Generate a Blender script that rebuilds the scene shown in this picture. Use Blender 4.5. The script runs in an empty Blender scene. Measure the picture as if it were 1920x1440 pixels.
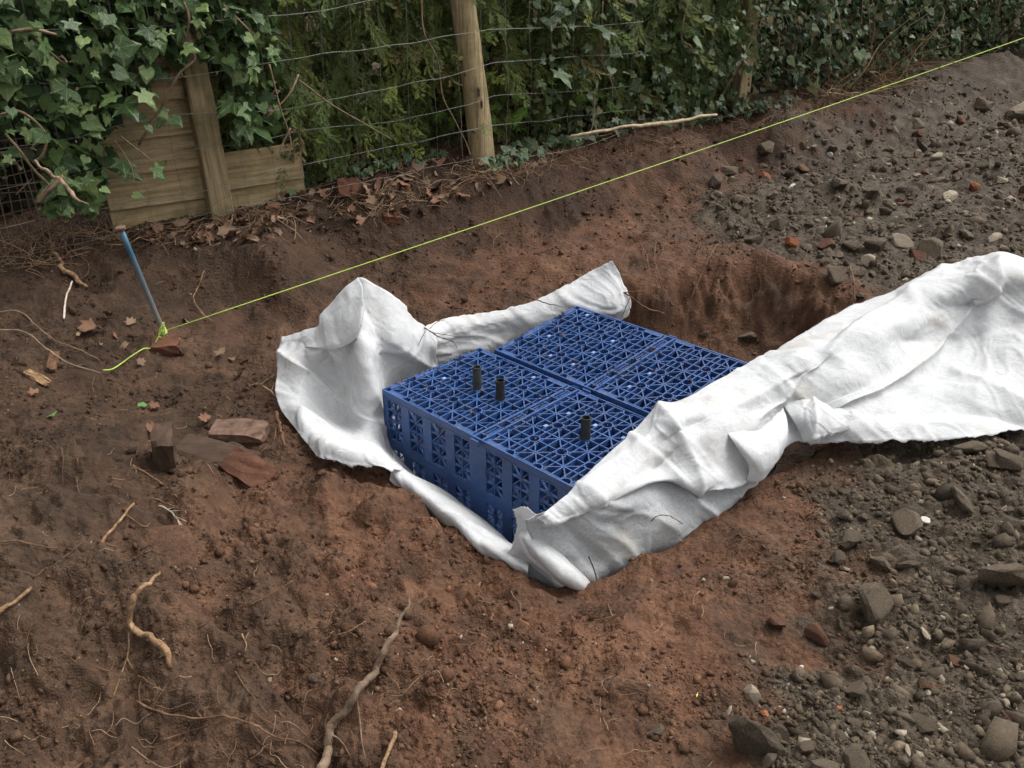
import bpy, math, random
import numpy as np
from mathutils import Vector, Matrix, Euler

random.seed(7)
rng = np.random.default_rng(7)
scene = bpy.context.scene
COL = scene.collection

# ------------------------------------------------------------------ camera
CAM = np.array([0.0, 0.0, 1.56])
PITCH = math.radians(29.5)
FPX = 1600.0                                   # focal length in pixels of a 1920 px wide frame
cam = bpy.data.cameras.new('camera')
cam.sensor_width = 36.0
cam.lens = FPX / 1920.0 * 36.0
cam.clip_start = 0.05
cam.clip_end = 2000.0
camo = bpy.data.objects.new('camera', cam)
COL.objects.link(camo)
camo.location = CAM
camo.rotation_euler = (math.pi / 2 - PITCH, 0, 0)
scene.camera = camo

# ------------------------------------------------------------------ sky, sun, exposure (overcast day)
SUN_EL, SUN_AZ = math.radians(58), math.radians(60)     # azimuth from +Y towards +X
w = bpy.data.worlds.new('World')
scene.world = w
w.use_nodes = True
nt = w.node_tree
nt.nodes.clear()
sky = nt.nodes.new('ShaderNodeTexSky')
sky.sky_type = 'NISHITA'
sky.sun_disc = False
sky.sun_elevation = SUN_EL
sky.sun_rotation = SUN_AZ
sky.air_density = 1.0
sky.dust_density = 6.0
sky.ozone_density = 1.0
hsv = nt.nodes.new('ShaderNodeHueSaturation')
hsv.inputs['Saturation'].default_value = 0.06
bg = nt.nodes.new('ShaderNodeBackground')
bg.inputs['Strength'].default_value = 0.15
wo = nt.nodes.new('ShaderNodeOutputWorld')
nt.links.new(sky.outputs[0], hsv.inputs['Color'])
nt.links.new(hsv.outputs[0], bg.inputs['Color'])
nt.links.new(bg.outputs[0], wo.inputs['Surface'])
sun = bpy.data.lights.new('sun', 'SUN')
sun.energy = 1.1
sun.angle = math.radians(35)
sun.color = (1.0, 0.965, 0.91)
suno = bpy.data.objects.new('sun', sun)
COL.objects.link(suno)
sd = Vector((math.sin(SUN_AZ) * math.cos(SUN_EL), math.cos(SUN_AZ) * math.cos(SUN_EL), math.sin(SUN_EL)))
suno.rotation_euler = sd.to_track_quat('Z', 'Y').to_euler()
scene.view_settings.view_transform = 'Standard'
scene.view_settings.look = 'None'
scene.view_settings.gamma = 1.0
scene.view_settings.exposure = 0.88
scene.render.engine = 'CYCLES'
scene.cycles.max_bounces = 6
scene.cycles.use_adaptive_sampling = True
scene.cycles.adaptive_threshold = 0.025
scene.cycles.adaptive_min_samples = 12
scene.cycles.transparent_max_bounces = 6

# ------------------------------------------------------------------ numeric helpers
FWD = np.array([0, math.cos(PITCH), -math.sin(PITCH)])
UPV = np.array([0, math.sin(PITCH), math.cos(PITCH)])
RGT = np.array([1.0, 0, 0])


def ray(px, py):
    d = FWD + RGT * ((px - 960) / FPX) + UPV * ((720 - py) / FPX)
    return d


def P(px, py, z):
    """World point at height z seen in that direction (used to read real sizes off the photograph)."""
    d = ray(px, py)
    return CAM + d * ((z - CAM[2]) / d[2])


def PY(px, py, y):
    d = ray(px, py)
    return CAM + d * (y / d[1])


_tab = np.random.default_rng(3).random((256, 256))


def vnoise(x, y, seed=0):
    x = np.asarray(x, float) + seed * 17.31
    y = np.asarray(y, float) + seed * 9.77
    xi = np.floor(x).astype(int); yi = np.floor(y).astype(int)
    fx = x - xi; fy = y - yi
    fx = fx * fx * fx * (fx * (fx * 6 - 15) + 10); fy = fy * fy * fy * (fy * (fy * 6 - 15) + 10)
    a = _tab[xi & 255, yi & 255]; b = _tab[(xi + 1) & 255, yi & 255]
    c = _tab[xi & 255, (yi + 1) & 255]; d = _tab[(xi + 1) & 255, (yi + 1) & 255]
    return (a * (1 - fx) + b * fx) * (1 - fy) + (c * (1 - fx) + d * fx) * fy - 0.5


def fbm(x, y, sc, octv=4, seed=0, gain=0.5):
    r = 0; a = 1.0; f = sc
    c, s = 0.8, 0.6
    for k in range(octv):
        r = r + a * vnoise(x * f, y * f, seed + k)
        x, y = c * x - s * y, s * x + c * y
        a *= gain; f *= 2.03
    return r


def sstep(a, b, t):
    u = np.clip((t - a) / (b - a), 0, 1)
    return u * u * (3 - 2 * u)


def catmull(pts, n=8):
    pts = [np.asarray(p, float) for p in pts]
    if len(pts) == 2:
        return [pts[0] + (pts[1] - pts[0]) * t for t in np.linspace(0, 1, n)]
    q = [2 * pts[0] - pts[1]] + pts + [2 * pts[-1] - pts[-2]]
    out = []
    for i in range(1, len(q) - 2):
        for t in np.linspace(0, 1, n, endpoint=False):
            p0, p1, p2, p3 = q[i - 1], q[i], q[i + 1], q[i + 2]
            out.append(0.5 * ((2 * p1) + (-p0 + p2) * t + (2 * p0 - 5 * p1 + 4 * p2 - p3) * t * t + (-p0 + 3 * p1 - 3 * p2 + p3) * t ** 3))
    out.append(pts[-1])
    return out


# ------------------------------------------------------------------ object helpers
def tag(o, label=None, cat=None, group=None, kind=None):
    if label: o['label'] = label
    if cat: o['category'] = cat
    if group: o['group'] = group
    if kind: o['kind'] = kind
    return o


def link(name, me, parent=None):
    o = bpy.data.objects.new(name, me)
    COL.objects.link(o)
    if parent is not None:
        o.parent = parent
    return o


def empty(name, loc=(0, 0, 0), rot=(0, 0, 0)):
    o = bpy.data.objects.new(name, None)
    COL.objects.link(o)
    o.location = loc
    o.rotation_euler = rot
    o.empty_display_size = 0.05
    return o


def mesh_np(name, V, F, mat=None, smooth=False, col=None):
    """V (n,3); F (m,k) with one k."""
    V = np.asarray(V, np.float32); F = np.asarray(F, np.int32)
    me = bpy.data.meshes.new(name)
    me.vertices.add(len(V))
    me.vertices.foreach_set('co', V.ravel())
    m, k = F.shape
    me.loops.add(m * k)
    me.loops.foreach_set('vertex_index', F.ravel())
    me.polygons.add(m)
    me.polygons.foreach_set('loop_start', np.arange(0, m * k, k, dtype=np.int32))
    me.polygons.foreach_set('loop_total', np.full(m, k, np.int32))
    if smooth:
        me.polygons.foreach_set('use_smooth', np.ones(m, bool))
    me.update(calc_edges=True)
    if col is not None:
        a = me.color_attributes.new('Col', 'FLOAT_COLOR', 'POINT')
        c = np.ones((len(V), 4), np.float32); c[:, :3] = col
        a.data.foreach_set('color', c.ravel())
    if mat:
        me.materials.append(mat)
    return me


def mesh_py(name, V, F, mat=None, smooth=False):
    me = bpy.data.meshes.new(name)
    me.from_pydata([tuple(v) for v in V], [], [tuple(f) for f in F])
    me.update()
    if smooth:
        me.polygons.foreach_set('use_smooth', [True] * len(me.polygons))
    if mat:
        me.materials.append(mat)
    return me


class MB:
    """Collects boxes and bars into one mesh."""
    def __init__(s):
        s.V = []; s.F = []

    def box(s, x0, x1, y0, y1, z0, z1):
        b = len(s.V)
        s.V += [(x0, y0, z0), (x1, y0, z0), (x1, y1, z0), (x0, y1, z0), (x0, y0, z1), (x1, y0, z1), (x1, y1, z1), (x0, y1, z1)]
        s.F += [tuple(b + i for i in f) for f in ((0, 3, 2, 1), (4, 5, 6, 7), (0, 1, 5, 4), (1, 2, 6, 5), (2, 3, 7, 6), (3, 0, 4, 7))]

    def bar(s, p, q, wd, z0, z1, tr=lambda a, b, c: (a, b, c)):
        """A straight rib between 2D points p and q, width wd, from z0 to z1; tr maps plane coords to 3D."""
        p = np.array(p, float); q = np.array(q, float)
        d = q - p; L = np.hypot(*d)
        if L < 1e-6: return
        n = np.array([-d[1], d[0]]) / L * wd / 2
        c = [p + n, p - n, q - n, q + n]
        b = len(s.V)
        for z in (z0, z1):
            for t in c: s.V.append(tr(t[0], t[1], z))
        s.F += [tuple(b + i for i in f) for f in ((0, 1, 2, 3), (7, 6, 5, 4), (0, 4, 5, 1), (1, 5, 6, 2), (2, 6, 7, 3), (3, 7, 4, 0))]

    def mesh(s, name, mat): return mesh_py(name, s.V, s.F, mat)


def tube(pts, rad, sides=6, jitter=0.0, seed=0):
    pts = np.array(pts, float); n = len(pts)
    rad = np.broadcast_to(np.asarray(rad, float), (n,)) if np.ndim(rad) == 0 or len(np.atleast_1d(rad)) == n else np.interp(np.linspace(0, 1, n), np.linspace(0, 1, len(rad)), rad)
    T = np.gradient(pts, axis=0)
    T /= np.linalg.norm(T, axis=1)[:, None] + 1e-9
    ref = np.array([0, 0, 1.0]) if abs(T[:, 2]).mean() < 0.8 else np.array([1.0, 0, 0])
    r = np.random.default_rng(seed)
    V = []; 
    for i in range(n):
        a = np.cross(T[i], ref); a /= np.linalg.norm(a) + 1e-9
        b = np.cross(T[i], a)
        for k in range(sides):
            th = 2 * math.pi * k / sides
            V.append(pts[i] + (a * math.cos(th) + b * math.sin(th)) * rad[i] * (1 + jitter * r.uniform(-1, 1)))
    F = []
    for i in range(n - 1):
        for k in range(sides):
            k2 = (k + 1) % sides
            F.append((i * sides + k, i * sides + k2, (i + 1) * sides + k2, (i + 1) * sides + k))
    F.append(tuple(range(sides))[::-1]); F.append(tuple((n - 1) * sides + k for k in range(sides)))
    return V, F


# ------------------------------------------------------------------ materials
def newmat(name, rough=0.8, spec=0.3):
    m = bpy.data.materials.new(name)
    m.use_nodes = True
    n = m.node_tree.nodes; l = m.node_tree.links
    b = n['Principled BSDF']
    b.inputs['Roughness'].default_value = rough
    b.inputs['Specular IOR Level'].default_value = spec
    return m, n, l, b


def noise_node(n, l, scale, detail=4.0, rough=0.6, coord=None, dist=0.0):
    t = n.new('ShaderNodeTexNoise')
    t.inputs['Scale'].default_value = scale
    t.inputs['Detail'].default_value = detail
    t.inputs['Roughness'].default_value = rough
    t.inputs['Distortion'].default_value = dist
    if coord is not None: l.new(coord, t.inputs['Vector'])
    return t


def ramp_node(n, l, src, stops):
    r = n.new('ShaderNodeValToRGB')
    e = r.color_ramp.elements
    while len(e) < len(stops): e.new(0.5)
    for k, (p, c) in enumerate(stops):
        e[k].position = p; e[k].color = (*c, 1)
    l.new(src, r.inputs['Fac'])
    return r


def mix(n, l, a, b, fac, mode='MIX'):
    m = n.new('ShaderNodeMix'); m.data_type = 'RGBA'; m.blend_type = mode
    for sock, v in ((m.inputs[6], a), (m.inputs[7], b), (m.inputs[0], fac)):
        if hasattr(v, 'links'): l.new(v, sock)
        elif isinstance(v, (int, float)): sock.default_value = v
        else: sock.default_value = (*v, 1)
    return m.outputs[2]


def bump(n, l, b, src, strength=0.4, dist=0.01, prev=None):
    k = n.new('ShaderNodeBump')
    k.inputs['Strength'].default_value = strength
    k.inputs['Distance'].default_value = dist
    l.new(src, k.inputs['Height'])
    if prev is not None: l.new(prev.outputs[0], k.inputs['Normal'])
    l.new(k.outputs[0], b.inputs['Normal'])
    return k


def bark_mat(name, c0, c1, c2):
    m, n, l, b = newmat(name, 0.85, 0.15)
    pos = n.new('ShaderNodeNewGeometry').outputs['Position']
    t = noise_node(n, l, 26, 6, 0.75, pos, 0.8)
    r = ramp_node(n, l, t.outputs['Fac'], [(0.32, c0), (0.5, c1), (0.68, c2)])
    l.new(r.outputs[0], b.inputs['Base Color'])
    t2 = noise_node(n, l, 160, 4, 0.7, pos)
    k = bump(n, l, b, t2.outputs['Fac'], 0.8, 0.003)
    bump(n, l, b, t.outputs['Fac'], 0.6, 0.006, k)
    return m


def speckled(name, c0, c1, scale=20, rough=0.8, spec=0.3, bstr=0.4, bdist=0.003, bscale=80, c2=None, world_coord=False):
    m, n, l, b = newmat(name, rough, spec)
    tc = n.new('ShaderNodeTexCoord')
    co = tc.outputs['Object']
    if world_coord:
        co = n.new('ShaderNodeNewGeometry').outputs['Position']
    t = noise_node(n, l, scale, 5, 0.65, co)
    stops = [(0.3, c0), (0.7, c1)] if c2 is None else [(0.25, c0), (0.5, c1), (0.72, c2)]
    r = ramp_node(n, l, t.outputs['Fac'], stops)
    oi = n.new('ShaderNodeObjectInfo')
    v = n.new('ShaderNodeMapRange')
    l.new(oi.outputs['Random'], v.inputs['Value']); v.inputs['To Min'].default_value = 0.75; v.inputs['To Max'].default_value = 1.25
    vv = n.new('ShaderNodeHueSaturation')
    l.new(r.outputs[0], vv.inputs['Color']); l.new(v.outputs[0], vv.inputs['Value'])
    l.new(vv.outputs[0], b.inputs['Base Color'])
    t2 = noise_node(n, l, bscale, 4, 0.7, co)
    bump(n, l, b, t2.outputs['Fac'], bstr, bdist)
    return m


def attr_mat(name, rough=0.85, spec=0.25, scale=60, lo=0.7, hi=1.3, bstr=0.5, bdist=0.004, bscale=150, transl=0.0):
    """Colour from the 'Col' attribute, broken up by noise."""
    m, n, l, b = newmat(name, rough, spec)
    a = n.new('ShaderNodeAttribute'); a.attribute_name = 'Col'
    pos = n.new('ShaderNodeNewGeometry').outputs['Position']
    t = noise_node(n, l, scale, 4, 0.65, pos)
    mr = n.new('ShaderNodeMapRange'); l.new(t.outputs['Fac'], mr.inputs['Value'])
    mr.inputs['From Min'].default_value = 0.25; mr.inputs['From Max'].default_value = 0.75
    mr.inputs['To Min'].default_value = lo; mr.inputs['To Max'].default_value = hi
    h = n.new('ShaderNodeHueSaturation'); l.new(a.outputs['Color'], h.inputs['Color']); l.new(mr.outputs[0], h.inputs['Value'])
    l.new(h.outputs[0], b.inputs['Base Color'])
    if bstr:
        t2 = noise_node(n, l, bscale, 4, 0.7, pos)
        bump(n, l, b, t2.outputs['Fac'], bstr, bdist)
    if transl:
        tr = n.new('ShaderNodeBsdfTranslucent'); l.new(h.outputs[0], tr.inputs['Color'])
        ms = n.new('ShaderNodeMixShader'); ms.inputs[0].default_value = transl
        l.new(b.outputs[0], ms.inputs[1]); l.new(tr.outputs[0], ms.inputs[2])
        l.new(ms.outputs[0], n['Material Output'].inputs['Surface'])
    return m


M = {}


def soil_material():
    m, n, l, b = newmat('soil', 0.85, 0.22)
    a = n.new('ShaderNodeAttribute'); a.attribute_name = 'Col'
    sp = n.new('ShaderNodeSeparateColor'); l.new(a.outputs['Color'], sp.inputs[0])
    pos = n.new('ShaderNodeNewGeometry').outputs['Position']
    t1 = noise_node(n, l, 7, 5, 0.7, pos)
    t2 = noise_node(n, l, 70, 3, 0.7, pos)
    t3 = noise_node(n, l, 260, 2, 0.7, pos)
    brown = ramp_node(n, l, t1.outputs['Fac'], [(0.3, (0.022, 0.0132, 0.0078)), (0.52, (0.046, 0.0272, 0.0158)), (0.72, (0.080, 0.048, 0.0285))])
    red = ramp_node(n, l, t1.outputs['Fac'], [(0.28, (0.045, 0.0205, 0.0110)), (0.5, (0.088, 0.0410, 0.0218)), (0.72, (0.134, 0.067, 0.0375))])
    grey = ramp_node(n, l, t1.outputs['Fac'], [(0.3, (0.028, 0.0205, 0.013)), (0.52, (0.052, 0.0385, 0.026)), (0.72, (0.092, 0.070, 0.049))])
    c = mix(n, l, brown.outputs[0], red.outputs[0], sp.outputs[0])
    c = mix(n, l, c, grey.outputs[0], sp.outputs[1])
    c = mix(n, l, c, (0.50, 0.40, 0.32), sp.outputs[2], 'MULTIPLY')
    f = ramp_node(n, l, t2.outputs['Fac'], [(0.3, (0.6, 0.6, 0.6)), (0.7, (1.35, 1.35, 1.35))])
    c = mix(n, l, c, f.outputs[0], 0.85, 'MULTIPLY')
    f3 = ramp_node(n, l, t3.outputs['Fac'], [(0.3, (0.7, 0.7, 0.7)), (0.68, (1.2, 1.2, 1.2))])
    c = mix(n, l, c, f3.outputs[0], 0.8, 'MULTIPLY')
    # sparse pale grit
    vo = n.new('ShaderNodeTexVoronoi'); vo.inputs['Scale'].default_value = 55; l.new(pos, vo.inputs['Vector'])
    g = ramp_node(n, l, vo.outputs['Distance'], [(0.05, (1, 1, 1)), (0.11, (0, 0, 0))])
    sc = n.new('ShaderNodeSeparateColor'); l.new(vo.outputs['Color'], sc.inputs[0])
    th = n.new('ShaderNodeMath'); th.operation = 'GREATER_THAN'; th.inputs[1].default_value = 0.88; l.new(sc.outputs[0], th.inputs[0])
    mu = n.new('ShaderNodeMath'); mu.operation = 'MULTIPLY'; l.new(g.outputs[0], mu.inputs[0]); l.new(th.outputs[0], mu.inputs[1])
    c = mix(n, l, c, (0.26, 0.21, 0.16), mu.outputs[0])
    l.new(c, b.inputs['Base Color'])
    def cells(scale):
        v = n.new('ShaderNodeTexVoronoi'); v.inputs['Scale'].default_value = scale; v.inputs['Randomness'].default_value = 1
        ad = n.new('ShaderNodeMixRGB') if False else n.new('ShaderNodeVectorMath'); ad.operation = 'ADD'
        l.new(pos, ad.inputs[0])
        ns = noise_node(n, l, scale * .7, 2, 0.5, pos)
        sc_ = n.new('ShaderNodeVectorMath'); sc_.operation = 'SCALE'; sc_.inputs['Scale'].default_value = .7 / scale; l.new(ns.outputs['Color'], sc_.inputs[0])
        l.new(sc_.outputs[0], ad.inputs[1]); l.new(ad.outputs[0], v.inputs['Vector'])
        iv = n.new('ShaderNodeMath'); iv.operation = 'SUBTRACT'; iv.inputs[0].default_value = 1.0; l.new(v.outputs['Distance'], iv.inputs[1])
        return iv.outputs[0]
    gn = n.new('ShaderNodeNewGeometry'); sz = n.new('ShaderNodeSeparateXYZ'); l.new(gn.outputs['True Normal'], sz.inputs[0])
    ms_ = n.new('ShaderNodeMapRange'); l.new(sz.outputs[2], ms_.inputs['Value'])
    for nm_, v_ in (('From Min', .35), ('From Max', .85), ('To Min', .08), ('To Max', .5)): ms_.inputs[nm_].default_value = v_
    k = bump(n, l, b, cells(65), 0.55, 0.012)
    l.new(ms_.outputs[0], k.inputs['Strength'])
    k = bump(n, l, b, cells(190), 0.5, 0.005, k)
    bump(n, l, b, t3.outputs['Fac'], 0.5, 0.003, k)
    return m


M['soil'] = soil_material()
M['crumb'] = attr_mat('crumb', 0.9, 0.2, 90, 0.65, 1.35, 0.7, 0.004, 180)
M['stone_grey'] = speckled('stone_grey', (0.040, 0.030, 0.020), (0.100, 0.076, 0.053), 16, 0.9, 0.2, 0.8, 0.008, 70, c2=(0.17, 0.134, 0.096))
M['stone_red'] = speckled('stone_red', (0.060, 0.029, 0.017), (0.125, 0.062, 0.038), 16, 0.85, 0.2, 0.7, 0.005, 70)
M['stone_pale'] = speckled('stone_pale', (0.11, 0.085, 0.06), (0.30, 0.25, 0.185), 18, 0.85, 0.2, 0.5, 0.004, 70)
M['brick_orange'] = speckled('brick_orange', (0.12, 0.05, 0.027), (0.33, 0.11, 0.05), 22, 0.85, 0.2, 0.5, 0.003, 90)
M['brick_old'] = speckled('brick_old', (0.042, 0.023, 0.015), (0.105, 0.046, 0.028), 16, 0.9, 0.15, 0.7, 0.005, 70, c2=(0.15, 0.075, 0.05))
M['brick_dirty'] = speckled('brick_dirty', (0.034, 0.021, 0.014), (0.070, 0.044, 0.030), 14, 0.88, 0.2, 0.6, 0.004, 70)
M['brick_pale'] = speckled('brick_pale', (0.042, 0.026, 0.018), (0.15, 0.092, 0.068), 30, 0.88, 0.2, 0.6, 0.004, 90)
M['root'] = bark_mat('root', (0.045, 0.024, 0.014), (0.105, 0.058, 0.033), (0.20, 0.12, 0.07))
M['root_pale'] = bark_mat('root_pale', (0.060, 0.033, 0.019), (0.19, 0.115, 0.062), (0.36, 0.25, 0.145))
M['fibre'] = speckled('fibre', (0.22, 0.18, 0.14), (0.42, 0.37, 0.31), 30, 0.85, 0.2, 0.4, 0.002, 120)
M['bark'] = bark_mat('bark', (0.055, 0.036, 0.024), (0.14, 0.097, 0.066), (0.25, 0.185, 0.13))
M['twig'] = speckled('twig', (0.10, 0.07, 0.045), (0.28, 0.20, 0.13), 30, 0.85, 0.2, 0.4, 0.002, 120)
M['peeled'] = speckled('peeled', (0.15, 0.105, 0.062), (0.40, 0.32, 0.205), 20, 0.7, 0.3, 0.5, 0.002, 90)
M['dead_leaf'] = speckled('dead_leaf', (0.075, 0.038, 0.021), (0.20, 0.098, 0.055), 25, 0.75, 0.3, 0.5, 0.002, 60)
M['dead_leaf_pale'] = speckled('dead_leaf_pale', (0.10, 0.062, 0.038), (0.25, 0.165, 0.11), 25, 0.8, 0.25, 0.5, 0.002, 60)
M['leaf_fresh'] = speckled('leaf_fresh', (0.045, 0.12, 0.03), (0.09, 0.20, 0.05), 20, 0.45, 0.5, 0.3, 0.002, 60)
M['leaf_yellow'] = speckled('leaf_yellow', (0.50, 0.42, 0.06), (0.65, 0.55, 0.12), 20, 0.5, 0.4, 0.3, 0.002, 60)
M['wire'] = speckled('wire', (0.07, 0.07, 0.063), (0.17, 0.17, 0.155), 12, 0.5, 0.5, 0.2, 0.001, 80)
M['rust'] = speckled('rust', (0.075, 0.042, 0.028), (0.17, 0.10, 0.065), 40, 0.85, 0.3, 0.5, 0.001, 150)
M['white_bit'] = speckled('white_bit', (0.32, 0.30, 0.27), (0.6, 0.58, 0.54), 20, 0.7, 0.3, 0.4, 0.002, 80)

# ------------------------------------------------------------------ terrain height
FO = np.array([-0.18, 5.06]); FD = np.array([0.82, 0.5724]); FN = np.array([0.5724, -0.82])    # fence: origin at the round post, direction, normal towards the pit


def fpt(s, off=0.0):
    return FO + FD * s + FN * off


CP = []                                            # x, y, z


def cp(px, py, z):
    p = P(px, py, z); CP.append((p[0], p[1], z))


for a in ((0, 1440, .04), (300, 1440, .02), (620, 1440, -.03), (960, 1440, -.06), (1300, 1440, -.07), (1900, 1440, -.05),
          (0, 1150, .18), (250, 1150, .10), (480, 1180, .0), (700, 1150, -.09), (900, 1230, -.10), (1150, 1230, -.12),
          (1400, 1150, -.10), (1700, 1150, -.05), (1900, 1000, -.02), (0, 900, .17), (180, 880, .12), (330, 960, .05), (500, 1020, -.06), (640, 950, -.10),
          (120, 745, .02), (0, 650, .10), (250, 720, -.08), (420, 700, -.11), (480, 760, -.11), (400, 840, -.08), (330, 620, -.02), (150, 560, .09),
          (480, 560, -.04), (650, 490, -.03), (850, 480, -.05), (1000, 490, -.05), (1180, 455, -.03), (1330, 440, -.01), (1500, 470, .00),
          (1620, 590, .00), (1700, 430, .02), (1880, 430, .05), (1500, 340, .04), (1750, 300, .06), (1900, 250, .08), (1850, 140, .16), (1600, 270, .05),
          (1560, 900, -.09), (1750, 860, -.08), (1750, 720, -.08), (1900, 700, -.06), (1650, 760, -.08), (1860, 600, -.04), (1900, 840, -.06), (1350, 300, .03), (1400, 1000, -.09), (1220, 1090, -.14)):
    cp(*a)
for a in ((560, 815, -.12), (640, 875, -.15), (740, 900, -.17), (800, 930, -.19), (842, 970, -.2), (865, 1008, -.2), (938, 1060, -.2), (1036, 1116, -.2), (1112, 1108, -.2), (1165, 1072, -.18), (1215, 1040, -.17), (1280, 1013, -.16), (1350, 963, -.14)):
    cp(*a)
for s in np.arange(-3.2, 10.1, 0.8):
    zb = np.interp(s, [-3, -2.3, 0, 2, 4, 9], [.16, .18, .25, .24, .30, .46])
    for off, dz in ((-2.5, .05), (-.8, .04), (0.0, 0.0), (.17, -.02)) + (((.34, -.045),) if -.6 < s < 6 else ()):
        q = fpt(s, off); CP.append((q[0], q[1], zb + dz))
    toe = np.interp(s, [-3, -1.5, -.5, 1.5, 4, 9], [.08, .07, 0.0, -.0, .08, .22])
    q = fpt(s, .58); CP.append((q[0], q[1], toe))
for x in (-5, -2.5, 0, 2.5, 5): CP.append((x, 0.2, -.04)); CP.append((x, -2, -.04))
CP.append((-4.0, 1.8, .15)); CP.append((4, 1.8, 0)); CP.append((6, 3.5, .05)); CP.append((8, 6, .1))
CP = np.array(CP)


def _phi(r2): return np.where(r2 > 1e-12, 0.5 * r2 * np.log(r2 + 1e-20), 0.0)


def _tps():
    n = len(CP); d2 = ((CP[:, None, :2] - CP[None, :, :2]) ** 2).sum(2)
    K = _phi(d2) + np.eye(n) * 2e-3
    Pm = np.c_[np.ones(n), CP[:, :2]]
    A = np.block([[K, Pm], [Pm.T, np.zeros((3, 3))]])
    return np.linalg.solve(A, np.r_[CP[:, 2], 0, 0, 0])


_W = _tps()
GX0, GX1, GY0, GY1, GS = -8.0, 12.0, -3.0, 15.0, 0.05
_gx = np.arange(GX0, GX1, GS); _gy = np.arange(GY0, GY1, GS)
_X, _Y = np.meshgrid(_gx, _gy, indexing='ij')
_Z = _W[-3] + _W[-2] * _X + _W[-1] * _Y
for k in range(len(CP)):
    _Z += _W[k] * _phi((_X - CP[k, 0]) ** 2 + (_Y - CP[k, 1]) ** 2)
_Z = np.clip(_Z, -.22, .6)


def Hraw(x, y):
    u = np.clip((x - GX0) / GS, 0, len(_gx) - 1.001); v = np.clip((y - GY0) / GS, 0, len(_gy) - 1.001)
    i = u.astype(int); j = v.astype(int); fu = u - i; fv = v - j
    return (_Z[i, j] * (1 - fu) + _Z[i + 1, j] * fu) * (1 - fv) + (_Z[i, j + 1] * (1 - fu) + _Z[i + 1, j + 1] * fu) * fv


# the excavated pit, outline read at lip height
PIT = np.array([P(*a)[:2] for a in ((520, 720, -.09), (560, 815, -.11), (640, 868, -.13), (740, 892, -.16), (800, 925, -.19), (842, 965, -.2), (865, 1002, -.2), (938, 1046, -.2), (1000, 1076, -.2),
                                    (1036, 1092, -.2), (1112, 1088, -.2), (1165, 1062, -.18), (1215, 1030, -.17), (1280, 1005, -.16), (1350, 955, -.14), (1430, 900, -.12), (1520, 850, -.09))]
               + [(1.42, 2.75), (1.62, 3.15), (1.66, 3.6), (1.5, 3.88), (1.2, 4.02), (0.85, 4.0), (0.5, 3.82), (0.2, 3.62), (-.1, 3.4), (-.4, 3.2), (-.75, 3.02)])
FLOOR = -0.43


def pit_sd(x, y):
    """Signed distance to the pit outline, positive inside."""
    n = len(PIT); d = np.full(x.shape, 1e9); ins = np.zeros(x.shape, bool)
    for k in range(n):
        a = PIT[k]; b = PIT[(k + 1) % n]; e = b - a
        t = np.clip(((x - a[0]) * e[0] + (y - a[1]) * e[1]) / (e @ e), 0, 1)
        d = np.minimum(d, np.hypot(x - a[0] - t * e[0], y - a[1] - t * e[1]))
        c = ((a[1] > y) != (b[1] > y)) & (x < (b[0] - a[0]) * (y - a[1]) / (b[1] - a[1] + 1e-12) + a[0])
        ins ^= c
    return np.where(ins, d, -d)


DIPS = [(*P(a, b, c)[:2], r, d) for a, b, c, r, d in ((170, 1300, .05, .07, .05), (445, 1112, 0, .03, .04), (60, 1018, .1, .04, .04), (262, 1085, .03, .04, .05), (135, 1128, .08, .03, .04),
        (545, 1395, -.02, .06, .03), (240, 1385, .03, .07, .04), (160, 540, .08, .09, .06), (640, 420, .05, .1, .05), (722, 968, -.12, .075, -.035), (815, 1015, -.14, .06, -.025), (560, 1240, -.02, .06, -.03), (690, 1190, -.06, .07, -.025), (890, 1290, -.1, .08, -.02), (1060, 1240, -.1, .09, .025), (1180, 1350, -.1, .07, .02))]


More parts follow.
